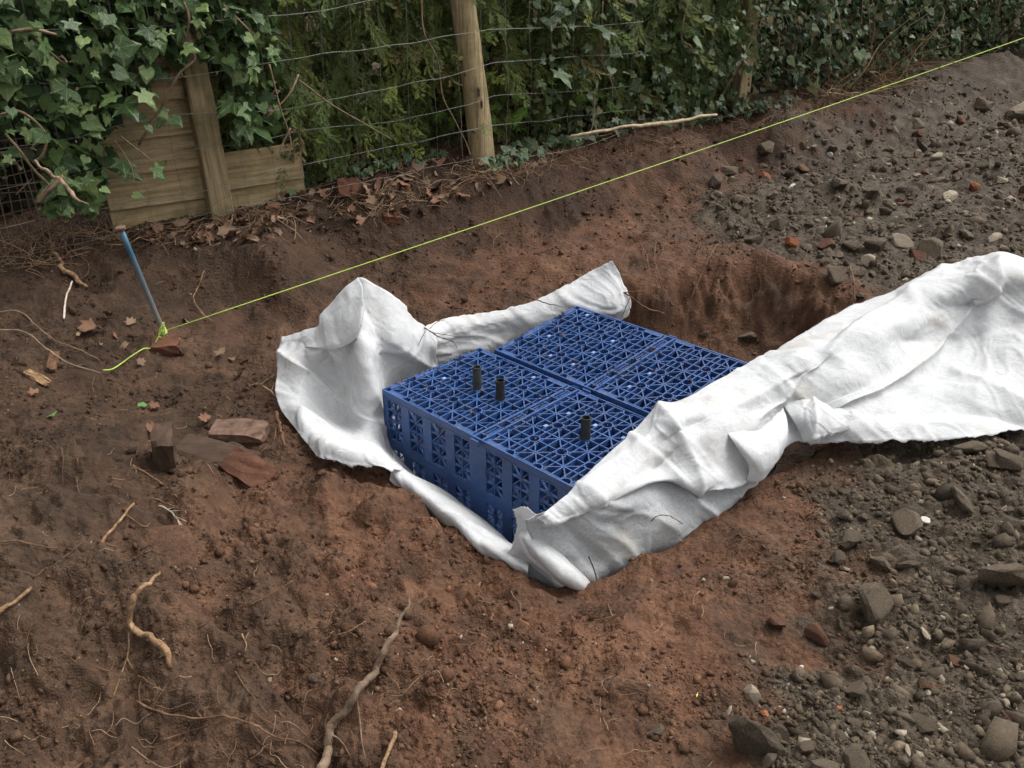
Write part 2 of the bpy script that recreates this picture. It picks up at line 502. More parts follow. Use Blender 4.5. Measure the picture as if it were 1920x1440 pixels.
def H(x, y, fine=True):
    x = np.atleast_1d(np.asarray(x, float)); y = np.atleast_1d(np.asarray(y, float))
    z = Hraw(x, y)
    far = sstep(10, 14, np.hypot(x, y))
    z = z * (1 - far) + 0.2 * far
    near = 1 - far
    z = z + fbm(x, y, 2.2, 3, 11) * .045 * near
    if fine:
        z = z + (fbm(x, y, 9, 4, 21, .55) * .030 + np.abs(fbm(x, y, 5.5, 3, 31)) * -.035 + .006) * near
    if fine:
        lm = sstep(.35, -.35, x) * sstep(2.75, 2.2, y) * sstep(.6, 1.0, y)
        q_ = (x * .63 + y * .77) * 4.2 + fbm(x, y, 1.6, 3, 121) * 1.5
        saw = q_ - np.floor(q_)
        z = z + lm * (.048 * (sstep(.0, .82, saw) - sstep(.86, 1.0, saw)) * (.4 + 1.2 * np.clip(fbm(x, y, 1.3, 2, 131) + .5, 0, 1)) - .012)
        z = z + lm * fbm(x, y, 11, 4, 141, .6) * .034
    for dx, dy, dr, dd in DIPS:
        z = z - dd * np.exp(-(((x - dx) ** 2 + (y - dy) ** 2) / dr ** 2) ** 1.5)
    m = (x > -1.2) & (x < 2.2) & (y > 1.2) & (y < 4.6)
    if m.any():
        xs, ys = x[m], y[m]
        sd = pit_sd(xs, ys) + fbm(xs, ys, 5, 4, 41, .4) * .05
        rt = sstep(.35, 1.0, xs) * sstep(2.9, 3.6, ys)
        wall = .10 + .24 * rt
        zz = z[m]
        fl = FLOOR + fbm(xs, ys, 6, 3, 51) * .05 + .20 * sstep(.62, .08, sd) * rt
        dep = sstep(0, 1, sd / wall)
        wz = dep * (1 - dep) * 4
        dep = np.clip(dep + wz * (fbm(xs, ys, 7, 4, 151, .6) * .38 + fbm(xs, ys, 20, 3, 161) * .25), 0, 1)
        lip = np.exp(-(np.clip(-sd, 0, 1) / .10) ** 2) * (sd < 0) * .008
        z[m] = zz * (1 - dep) + fl * dep + lip + wz * fbm(xs, ys, 30, 3, 171) * .03 + dep * np.abs(fbm(xs, ys, 13, 3, 181)) * .05 * rt
    return z


_RX0, _RY0, _RS = -7.0, 0.4, 0.02
_rx = np.arange(_RX0, 10.0, _RS); _ry = np.arange(_RY0, 14.0, _RS)
_RZ = np.concatenate([H(*[q.ravel() for q in np.meshgrid(_rx[i:i + 60], _ry, indexing='ij')]).reshape(-1, len(_ry)) for i in range(0, len(_rx), 60)])


def Hq(x, y):
    u = np.clip((x - _RX0) / _RS, 0, len(_rx) - 1.001); v = np.clip((y - _RY0) / _RS, 0, len(_ry) - 1.001)
    i = u.astype(int); j = v.astype(int); fu = u - i; fv = v - j
    return (_RZ[i, j] * (1 - fu) + _RZ[i + 1, j] * fu) * (1 - fv) + (_RZ[i, j + 1] * (1 - fu) + _RZ[i + 1, j + 1] * fu) * fv


_TT = np.exp(np.linspace(math.log(.9), math.log(16), 900))


def G(px, py, lift=0.0):
    """Terrain points seen in the given directions (vectorised)."""
    px = np.atleast_1d(np.asarray(px, float)); py = np.atleast_1d(np.asarray(py, float))
    d = FWD[None] + RGT[None] * ((px - 960) / FPX)[:, None] + UPV[None] * ((720 - py) / FPX)[:, None]
    X = CAM[0] + d[:, :1] * _TT; Y = CAM[1] + d[:, 1:2] * _TT; Z = CAM[2] + d[:, 2:] * _TT
    below = Z < Hq(X, Y)
    k = np.where(below.any(1), below.argmax(1), len(_TT) - 1)
    p = CAM + d * _TT[k][:, None]
    p[:, 2] = H(p[:, 0], p[:, 1]) + lift
    return p


def G1(px, py, lift=0.0): return G([px], [py], lift)[0]


# ------------------------------------------------------------------ terrain soil kinds (red clay share, grey rubble share)
SK = [(1600, 280, 0, 1), (1750, 250, 0, .9), (1900, 200, .1, .9), (1550, 245, .2, .7), (100, 1000, 0, 0), (300, 1250, .15, 0), (100, 1350, .1, 0), (470, 1080, .35, 0), (330, 1050, .45, 0), (600, 950, .6, 0), (720, 960, .95, 0), (800, 1100, .85, 0), (1000, 1200, .8, 0),
      (700, 1250, .45, 0), (500, 1350, .2, 0), (900, 1350, .7, 0), (1250, 1300, .95, 0), (1300, 1120, 1, 0), (1430, 960, .9, .05), (1420, 1180, .8, .1), (1340, 1400, .7, .2), (1440, 1420, 0, .9),
      (1500, 1270, .2, .8), (1440, 1310, .5, .4), (1600, 1080, .35, .6), (1620, 1180, .2, .8), (1700, 1000, .1, .85), (1800, 1200, 0, 1), (1650, 1350, 0, 1), (1850, 1400, 0, 1), (1560, 900, .4, .5), (1620, 950, .1, .9), (1850, 900, .1, .9),
      (1300, 560, .7, 0), (1400, 600, .75, 0), (1480, 580, .6, .1), (1150, 430, 1, 0), (1050, 470, .8, 0), (900, 520, .6, 0), (700, 480, .15, 0), (550, 500, .1, 0), (400, 500, 0, 0), (200, 600, 0, 0),
      (450, 640, .3, 0), (350, 740, .1, 0), (300, 850, 0, 0), (1230, 390, .7, 0), (1300, 340, .5, .1), (1350, 400, .1, .8), (1290, 440, .5, .4), (1500, 400, 0, 1), (1700, 350, 0, 1), (1850, 150, .2, .8), (1480, 490, .1, .9), (1650, 500, 0, 1), (1250, 500, .8, 0),
      (1000, 330, .05, 0), (1100, 360, .3, 0), (1200, 290, .35, 0), (800, 380, .05, 0), (1400, 250, .4, .1), (1550, 190, .4, .1), (600, 400, 0, 0), (300, 430, 0, 0), (1900, 350, 0, 1), (50, 480, 0, 0), (1480, 270, .2, .5)]
_skp = G([a[0] for a in SK], [a[1] for a in SK])
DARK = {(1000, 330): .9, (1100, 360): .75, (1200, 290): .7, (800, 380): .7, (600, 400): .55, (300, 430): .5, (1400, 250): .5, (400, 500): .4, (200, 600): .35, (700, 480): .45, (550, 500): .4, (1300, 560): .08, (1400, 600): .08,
        (1480, 580): .1, (50, 480): .5, (900, 520): .2, (1550, 190): .4, (1480, 270): .5, (1300, 340): .4, (350, 740): .25, (300, 850): .3}     # darkening of the soil colour per sample, strongest on the fence bank
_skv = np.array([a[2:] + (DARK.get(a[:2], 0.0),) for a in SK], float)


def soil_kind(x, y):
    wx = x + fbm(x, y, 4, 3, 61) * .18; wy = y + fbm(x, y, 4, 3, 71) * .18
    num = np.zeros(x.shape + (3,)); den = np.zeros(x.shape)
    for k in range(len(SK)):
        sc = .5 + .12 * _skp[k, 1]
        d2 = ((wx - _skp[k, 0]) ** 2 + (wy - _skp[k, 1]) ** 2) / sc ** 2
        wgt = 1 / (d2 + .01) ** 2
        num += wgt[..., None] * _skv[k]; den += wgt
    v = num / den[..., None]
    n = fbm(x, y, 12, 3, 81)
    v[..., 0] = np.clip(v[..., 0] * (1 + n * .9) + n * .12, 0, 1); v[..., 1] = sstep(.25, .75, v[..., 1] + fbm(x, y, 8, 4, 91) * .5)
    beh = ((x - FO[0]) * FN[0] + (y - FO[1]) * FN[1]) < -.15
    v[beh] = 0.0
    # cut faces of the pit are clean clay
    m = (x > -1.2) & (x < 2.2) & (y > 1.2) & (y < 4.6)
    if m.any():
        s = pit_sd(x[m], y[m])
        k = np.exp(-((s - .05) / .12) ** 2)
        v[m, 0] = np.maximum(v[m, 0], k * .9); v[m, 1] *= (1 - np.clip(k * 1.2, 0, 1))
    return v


def build_terrain():
    NR, NC = 720, 700
    ys = 0.85 * (13.5 / 0.85) ** np.linspace(0, 1, NR)
    ys = np.r_[-60, -20, -6, -2, -.6, .1, .5, ys, 15, 18, 24, 40, 90, 300, 900]
    ss = np.linspace(-1, 1, NC)
    ss = np.r_[-60, -18, -6, -2.6, -1.6, -1.2, ss, 1.2, 1.6, 2.6, 6, 18, 60]
    hw = .62 * np.clip(ys, .85, 40) + .55
    X = ss[None, :] * hw[:, None]; Y = np.repeat(ys[:, None], len(ss), 1)
    shape = X.shape
    Z = H(X.ravel(), Y.ravel()).reshape(shape)
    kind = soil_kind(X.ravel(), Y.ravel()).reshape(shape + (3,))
    # clods pressed into the surface
    N = 27000
    lo, hi = math.log(.95), math.log(9.0)
    cy = np.exp(rng.uniform(lo, hi, N)); cx = rng.uniform(-1, 1, N) * (.62 * cy + .45)
    kd = soil_kind(cx, cy)
    rough = .5 + .5 * np.clip(fbm(cx, cy, 3, 2, 101) * 3 + .5, 0, 1)
    r = np.exp(rng.normal(math.log(.0088), .52, N)) * (1 + .45 * kd[:, 1]) * (.55 + .18 * cy) * (1 - .35 * kd[:, 0] * (kd[:, 1] < .3)) * rough
    r = np.clip(r, .004, .042)
    sdp = pit_sd(cx, cy)
    ylist = ys
    CLD = np.zeros(shape)
    CA = np.cumsum(rng.uniform(.6, 1.5, (N, 6)), 1); CC = rng.uniform(.55, 1.0, (N, 6)); CT = rng.uniform(-.55, .55, (N, 2)); CHt = rng.uniform(.35, .85, N)
    for k in range(N):
        if sdp[k] > -.02 and sdp[k] < .25 and not (cx[k] > .7 and cy[k] > 3.2): continue
        rr = r[k]
        i0, i1 = np.searchsorted(ylist, cy[k] - rr), np.searchsorted(ylist, cy[k] + rr) + 1
        hwk = .62 * cy[k] + .55
        j0 = np.searchsorted(ss, (cx[k] - rr) / hwk * 1.0) - 1; j1 = np.searchsorted(ss, (cx[k] + rr) / hwk) + 2
        sx = X[i0:i1, j0:j1] - cx[k]; sy = Y[i0:i1, j0:j1] - cy[k]
        if sx.size == 0: continue
        ang = CA[k]; cc = CC[k]
        q = np.zeros(sx.shape)
        for a_ in range(6): q = np.maximum(q, (sx * math.cos(ang[a_]) + sy * math.sin(ang[a_])) / (rr * cc[a_]))
        tiltx, tilty = CT[k]
        hgt = rr * CHt[k] * np.clip((1 - q) * 1.9, 0, 1) ** .8 * np.clip(1 + (sx * tiltx + sy * tilty) / rr, .2, 1.35)
        CLD[i0:i1, j0:j1] = np.maximum(CLD[i0:i1, j0:j1], hgt) + .15 * np.minimum(CLD[i0:i1, j0:j1], hgt)
    Z = Z + np.minimum(CLD, .05)
    nr, nc = shape
    idx = np.arange(nr * nc).reshape(shape)
    F = np.stack([idx[:-1, :-1], idx[:-1, 1:], idx[1:, 1:], idx[1:, :-1]], -1).reshape(-1, 4)
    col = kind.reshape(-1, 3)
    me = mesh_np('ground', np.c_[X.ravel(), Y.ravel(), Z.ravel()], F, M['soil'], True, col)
    o = link('ground', me)
    tag(o, 'bare dug soil, red clay and dark rubble around the pit', None, None, 'structure')
    return o


build_terrain()

# ------------------------------------------------------------------ soakaway crates
def plastic_material():
    m, n, l, b = newmat('blue_plastic', 0.42, 0.5)
    tc = n.new('ShaderNodeTexCoord')
    t = noise_node(n, l, 7, 5, 0.6, tc.outputs['Object'])
    r = ramp_node(n, l, t.outputs['Fac'], [(0.3, (0.014, 0.043, 0.135)), (0.6, (0.022, 0.066, 0.200)), (0.8, (0.036, 0.090, 0.245))])
    # dusty, scuffed patches
    t2 = noise_node(n, l, 34, 6, 0.75, tc.outputs['Object'], 0.6)
    d = ramp_node(n, l, t2.outputs['Fac'], [(0.50, (0, 0, 0)), (0.74, (0.55, 0.55, 0.55))])
    c = mix(n, l, r.outputs[0], (0.15, 0.145, 0.15), d.outputs[0])
    l.new(c, b.inputs['Base Color'])
    rr = ramp_node(n, l, t2.outputs['Fac'], [(0.35, (0.34, 0.34, 0.34)), (0.7, (0.62, 0.62, 0.62))])
    l.new(rr.outputs[0], b.inputs['Roughness'])
    bump(n, l, b, t2.outputs['Fac'], 0.15, 0.002)
    return m


M['plastic'] = plastic_material()
M['glint_plastic'] = speckled('glint_plastic', (0.10, 0.16, 0.33), (0.20, 0.28, 0.48), 30, 0.4, 0.5, 0.1, 0.001, 60)
M['pipe'] = speckled('black_pipe', (0.010, 0.010, 0.010), (0.028, 0.028, 0.026), 25, 0.5, 0.4, 0.15, 0.001, 80)
M['pipe_dusty'] = speckled('dusty_pipe', (0.035, 0.036, 0.034), (0.072, 0.074, 0.070), 25, 0.6, 0.4, 0.15, 0.001, 80)

CW, CL, CH = 0.5, 1.0, 0.42
SU = 1 / 8.4                                     # hole pitch
AG = [CW / 2 + (i - 2) * SU for i in range(5)]   # hole lines across the width
BL = [.5 - 3.15 * SU + (j - 1) * SU for j in range(5)]   # cell borders of one half
BR = [1 - b for b in BL][::-1]
TR = lambda a, b, z: (a, -b, z)


def crate_meshes():
    D = -.022
    top = MB(); w_ = .0044
    hole_r = .021
    for half in (BL, BR):
        for i in range(4):
            for j in range(4):
                a0, a1, b0, b1 = AG[i], AG[i + 1], half[j], half[j + 1]
                ca, cb = (a0 + a1) / 2, (b0 + b1) / 2
                for (ta, tb) in ((a0, b0), (a1, b0), (a0, b1), (a1, b1)):
                    d = np.array([ta - ca, tb - cb]); L = np.hypot(*d)
                    e = np.array([ca, cb]) + d * (1 - hole_r * .9 / L)
                    top.bar((ca, cb), e, w_, D, -.0012, TR)
                for (ta, tb) in ((a0, cb), (a1, cb), (ca, b0), (ca, b1)):
                    top.bar((ca, cb), (ta, tb), w_ * 1.15, D, -.0006, TR)
                # slats beside the hole lines
                for q in (.023,):
                    top.bar((a0 + .006, b0 + q), (a1 - .006, b0 + q), .0042, D * .8, -.002, TR)
                    top.bar((a0 + .006, b1 - q), (a1 - .006, b1 - q), .0042, D * .8, -.002, TR)
        # hole-line ribs between the holes
        for j in range(5):
            for i in range(4):
                top.bar((AG[i] + hole_r * .95, half[j]), (AG[i + 1] - hole_r * .95, half[j]), w_, D, 0, TR)
        for i in range(5):
            for j in range(4):
                top.bar((AG[i], half[j] + hole_r * .95), (AG[i], half[j + 1] - hole_r * .95), w_, D, -.0003, TR)
    # middle bar: two long ribs, slats and pockets
    m0, m1 = BL[4], BR[0]
    for bb in (m0 - .001, m1 + .001):
        top.bar((.004, bb), (CW - .004, bb), .009, D, .0008, TR)
    for i in range(5):
        for sgn in (-1, 1):
            top.bar((AG[i] + sgn * .024, m0), (AG[i] + sgn * .024, m1), .006, D, -.0004, TR)
    for i in range(4):
        for q in (.33, .66):
            top.bar((AG[i] + .024, m0 + (m1 - m0) * q), (AG[i + 1] - .024, m0 + (m1 - m0) * q), .0042, D * .8, -.002, TR)
    # outer rim: plates near corners and the middle, thin rib elsewhere
    rim = MB()
    t = .006
    rim.box(0, t, -CL, 0, D, .0012); rim.box(CW - t, CW, -CL, 0, D, .0012)
    rim.box(t, CW - t, -t, 0, D, .0012); rim.box(t, CW - t, -CL, -CL + t, D, .0012)
    for a0, a1 in ((t, .024), (CW - .024, CW - t)):
        for b0, b1 in ((.028, .100), (.385, .468), (.532, .615), (.9, .972)):
            am = (a0 + a1) / 2
            # a plate with two slots
            rim.box(a0, a1, -b1, -b0, -.008, -.0005)
            rim.box(a0 - .0, a0 + .0035, -b1, -b0, D, .0004); rim.box(a1 - .0035, a1, -b1, -b0, D, .0004)
            bm = (b0 + b1) / 2
            for c0, c1 in ((b0, b0 + .006), (bm - .004, bm + .004), (b1 - .006, b1)):
                rim.box(a0 + .0035, a1 - .0035, -c1, -c0, D, .0002)
    for b0, b1 in ((t, .022), (CL - .022, CL - t)):
        for a0, a1 in ((.028, .098), (.15, .35), (.402, .472)):
            rim.box(a0, a1, -b1, -b0, -.008, -.0005)
            rim.box(a0, a1, -b0 - .0035, -b0, D, .0004)
    # corner blocks with dark sockets
    for a in (0, CW - .026):
        for b in (0, CL - .026):
            rim.box(a + .0035, a + .0225, -b - .0225, -b - .0035, -.03, -.012)
    # ring sockets at the edges (half-ovals)
    tubeV, tubeF = [], []
    R0, R1 = .0215, .0175
    ns = 16
    for zz, rr in ((.0006, R0), (-.40, R0), (-.40, R1), (.0006, R1)):
        for k in range(ns):
            th = 2 * math.pi * k / ns
            tubeV.append((rr * math.cos(th), rr * math.sin(th), zz))
    for q in range(4):
        for k in range(ns):
            k2 = (k + 1) % ns; q2 = (q + 1) % 4
            tubeF.append((q * ns + k, q2 * ns + k, q2 * ns + k2, q * ns + k2))
    sockV, sockF = [], []
    for zz, rr in ((-.0005, R0), (-.06, R0), (-.06, R1), (-.0005, R1)):
        for k in range(9):
            th = -math.pi / 2 + math.pi * k / 8
            sockV.append((rr * math.cos(th) * 1.25, rr * math.sin(th), zz))
    for q in range(4):
        for k in range(8):
            q2 = (q + 1) % 4
            sockF.append((q * 9 + k, q * 9 + k + 1, q2 * 9 + k + 1, q2 * 9 + k))

    def side(length, centres, ww):
        """A side panel in the x-z plane, outward along -y, thickness inwards."""
        m = MB()
        T0, T1 = 0.0, .0055
        edges = sorted([(c - ww / 2, c + ww / 2) for c in centres])
        zr = [(-.030, -.195), (-.238, -.395)]
        x = 0.0
        for (e0, e1) in edges + [(length, length)]:
            m.box(x, e0, T0, T1, -CH, -.0235)      # pillar plate
            x = e1
        for (e0, e1) in edges:
            for z1_, z0_ in ((-.0235, zr[0][0]), (zr[0][1], zr[1][0]), (zr[1][1], -CH)):
                m.box(e0, e1, T0, T1, z0_, z1_)
            for zt, zb in zr:
                nz = 4; dz = (zb - zt) / nz
                xm = (e0 + e1) / 2
                tr = lambda a, b, c: (a, c, b)
                m.bar((xm, zb), (xm, zt), .0042, .0008, .011, tr)
                for k in range(1, nz):
                    m.bar((e0, zt + k * dz), (e1, zt + k * dz), .0042, .0012, .010, tr)
                for k in range(nz):
                    za, zc = zt + k * dz, zt + (k + 1) * dz
                    if k % 2 == 0:
                        m.bar((e0, za), (xm, zc), .0038, .0016, .009, tr); m.bar((e1, za), (xm, zc), .0038, .0018, .009, tr)
                    else:
                        m.bar((xm, za), (e0, zc), .0038, .0016, .009, tr); m.bar((xm, za), (e1, zc), .0038, .0018, .009, tr)
        # seam between the two half shells
        m.box(0.001, length - .001, -.0016, -.0002, -.2105, -.2085)
        # shallow vertical ribs on the plates
        return m
    longc = [(BL[j] + BL[j + 1]) / 2 for j in range(4)] + [(BR[j] + BR[j + 1]) / 2 for j in range(4)]
    shortc = [(AG[i] + AG[i + 1]) / 2 for i in range(4)]
    base = MB(); base.box(.012, CW - .012, -CL + .012, -.012, -CH, -CH + .012)
    mid = MB()
    for k in range(9):
        mid.box(.012, CW - .012, -.06 - k * .11 - .004, -.06 - k * .11 + .004, -.225, -.195)
    glintm = MB(); glintm.box(-.008, .008, -.006, .006, -.006, .0006)  # small pale chip, paints a worn spot that catches the light
    return dict(top=top.mesh('top_grid', M['plastic']), rim=rim.mesh('rim', M['plastic']), tube=mesh_py('hole_tube', tubeV, tubeF, M['plastic'], False),
                sock=mesh_py('edge_socket', sockV, sockF, M['plastic']), long=side(CL, longc, .075).mesh('side_panel', M['plastic']), short=side(CW, shortc, .075).mesh('end_panel', M['plastic']),
                base=base.mesh('base_plate', M['plastic']), mid=mid.mesh('inner_web', M['plastic']), tag=glintm.mesh('worn_glint', M['glint_plastic']))


CM = crate_meshes()


def crate(pos, rot, label):
    root = empty('soakaway_crate', pos, [math.radians(a) for a in rot])
    tag(root, label, 'crate', 'blue plastic soakaway crates in the pit')
    tg = link('top_grid', CM['top'], root); link('rim', CM['rim'], root); link('base_plate', CM['base'], root); link('inner_web', CM['mid'], root)
    for a, b in [(AG[i], h[j]) for h in (BL, BR) for j in (1, 2, 3) for i in (1, 2, 3)]:
        o = link('hole_tube', CM['tube'], tg); o.location = (a, -b, 0)
    for h in (BL, BR):
        for j in (1, 2, 3):
            o = link('edge_socket', CM['sock'], root); o.location = (.006, -h[j], 0)
            o = link('edge_socket', CM['sock'], root); o.location = (CW - .006, -h[j], 0); o.rotation_euler = (0, 0, math.pi)
    # panels: local +y of the panel points inwards
    for loc, rz, me, nm in (((0, 0, 0), -math.pi / 2, 'long', 'side_panel'), ((CW, -CL, 0), math.pi / 2, 'long', 'side_panel'),
                            ((0, -CL, 0), 0, 'short', 'end_panel'), ((CW, 0, 0), math.pi, 'short', 'end_panel')):
        o = link(nm, CM[me], root); o.location = loc; o.rotation_euler = (0, 0, rz)
    rr = random.Random(int(pos[1] * 1000))
    for h in (BL, BR):
        for k in range(6):
            i, j = rr.randrange(4), rr.randrange(4)
            o = link('worn_glint', CM['tag'], tg)  # pale chips as painted glints on worn ribs, scattered at random
            o.location = ((AG[i] + AG[i + 1]) / 2 + .03, -(h[j] + h[j + 1]) / 2 - .03, 0)
    return root


C1 = crate((-.477, 2.714, .001), (-1.31, 1.5, 46.34), 'blue lattice drainage crate nearest the camera with three black pipe stubs')
C2 = crate((-.071, 3.059, -.012), (-2.64, -3.96, 44.92), 'blue lattice drainage crate behind the other, without pipes, partly under fabric')
bpy.context.view_layer.update()


def pipe(a, b, h, mat, label, flare=False):
    p = C1.matrix_world @ Vector((a, -b, -.03))
    zt = .03 + h
    prof = [(.0165, 0.0), (.0165, zt * .5), (.0165, zt), (.0138, zt), (.0138, 0.004), (0, .004)]
    if flare: prof = [(.0195, .02), (.019, .036), (.0168, .044)] + prof[2:]
    ns = 20; V = []; F = []
    for r, z in prof:
        for k in range(ns):
            V.append((r * math.cos(2 * math.pi * k / ns), r * math.sin(2 * math.pi * k / ns), z))
    for q in range(len(prof) - 1):
        for k in range(ns):
            F.append((q * ns + k, q * ns + (k + 1) % ns, (q + 1) * ns + (k + 1) % ns, (q + 1) * ns + k))
    me = mesh_py('pipe_stub', V, F, mat, True)
    o = link('pipe_stub', me); o.location = p; o.rotation_euler = C1.rotation_euler
    md = o.modifiers.new('edge', 'EDGE_SPLIT'); md.split_angle = math.radians(40)
    tag(o, label, 'pipe', 'black pipe stubs standing in the front crate')


pipe(AG[2], BL[2], .088, M['pipe_dusty'], 'tall dusty grey-black pipe stub farthest left on the front crate')
pipe(AG[2], BL[3], .075, M['pipe'], 'black pipe stub with flared foot, middle of the three', True)
pipe(AG[2], BR[2], .078, M['pipe'], 'black pipe stub with flared foot standing nearest the white fabric at right', True)


# ------------------------------------------------------------------ white geotextile
def fabric_material(name='geotextile', thin=False):
    m, n, l, b = newmat(name, 0.9, 0.15)
    pos = n.new('ShaderNodeNewGeometry').outputs['Position']
    t = noise_node(n, l, 16, 5, 0.6, pos)
    c = ramp_node(n, l, t.outputs['Fac'], [(0.3, (0.68, 0.685, 0.69)), (0.6, (0.755, 0.76, 0.765))])
    # fibres
    mp = n.new('ShaderNodeMapping'); mp.inputs['Scale'].default_value = (1, 3.0, 1.6); mp.inputs['Rotation'].default_value = (0.4, 0.3, 0.8); l.new(pos, mp.inputs['Vector'])
    t2 = noise_node(n, l, 95, 5, 0.75, mp.outputs[0], 1.5)
    f = ramp_node(n, l, t2.outputs['Fac'], [(0.36, (0.42, 0.46, 0.49)), (0.56, (0.80, 0.82, 0.83))] if thin else [(0.37, (0.74, 0.755, 0.77)), (0.57, (1, 1, 1))])  # thin cloth: darker fibre tones also carry painted shade
    c2 = mix(n, l, c.outputs[0], f.outputs[0], 0.8, 'MULTIPLY')
    # soil stains
    t3 = noise_node(n, l, 5.5, 6, 0.7, pos, 0.4)
    s = ramp_node(n, l, t3.outputs['Fac'], [(0.55, (0, 0, 0)), (0.78, (0.50, 0.50, 0.50))])
    c3 = mix(n, l, c2, (0.48, 0.40, 0.27), s.outputs[0])
    t4 = noise_node(n, l, 120, 3, 0.5, pos)
    s4 = ramp_node(n, l, t4.outputs['Fac'], [(0.75, (0, 0, 0)), (0.79, (0.6, 0.6, 0.6))])
    c4 = mix(n, l, c3, (0.2, 0.13, 0.09), s4.outputs[0])
    l.new(c4, b.inputs['Base Color'])
    k = bump(n, l, b, t2.outputs['Fac'], 0.4, 0.003)
    t5 = noise_node(n, l, 20, 2, 0.45, pos, 0.6)
    sb_ = n.new('ShaderNodeMath'); sb_.operation = 'SUBTRACT'; sb_.inputs[1].default_value = .5; l.new(t5.outputs['Fac'], sb_.inputs[0])
    ab_ = n.new('ShaderNodeMath'); ab_.operation = 'ABSOLUTE'; l.new(sb_.outputs[0], ab_.inputs[0])
    bump(n, l, b, ab_.outputs[0], 0.28, 0.03, k)
    tr = n.new('ShaderNodeBsdfTranslucent'); l.new(c4, tr.inputs['Color'])
    ms = n.new('ShaderNodeMixShader'); ms.inputs[0].default_value = 0.42
    l.new(b.outputs[0], ms.inputs[1]); l.new(tr.outputs[0], ms.inputs[2])
    l.new(ms.outputs[0], n['Material Output'].inputs['Surface'])
    return m


M['fabric'] = fabric_material()
M['fabric_thin_shaded'] = fabric_material('geotextile_thin_shaded', True)  # thin weave whose greyer tone also paints shade on the inner cloth
FAB = empty('geotextile_sheet', (-.2, 2.6, -.4))
tag(FAB, 'crumpled white geotextile sheet wrapped round the blue crates and spread over the ground', 'fabric sheet')


FRAY = []


def cr1(A, n):
    """Catmull-Rom along axis 0 of an array of control points."""
    A = np.asarray(A, float)
    q = np.concatenate([[2 * A[0] - A[1]], A, [2 * A[-1] - A[-2]]])
    out = []
    for i in range(1, len(q) - 2):
        for t in np.linspace(0, 1, n, endpoint=False):
            p0, p1, p2, p3 = q[i - 1], q[i], q[i + 1], q[i + 2]
            out.append(.5 * (2 * p1 + (-p0 + p2) * t + (2 * p0 - 5 * p1 + 4 * p2 - p3) * t * t + (3 * p1 - p0 - 3 * p2 + p3) * t ** 3))
    out.append(A[-1])
    return np.array(out)


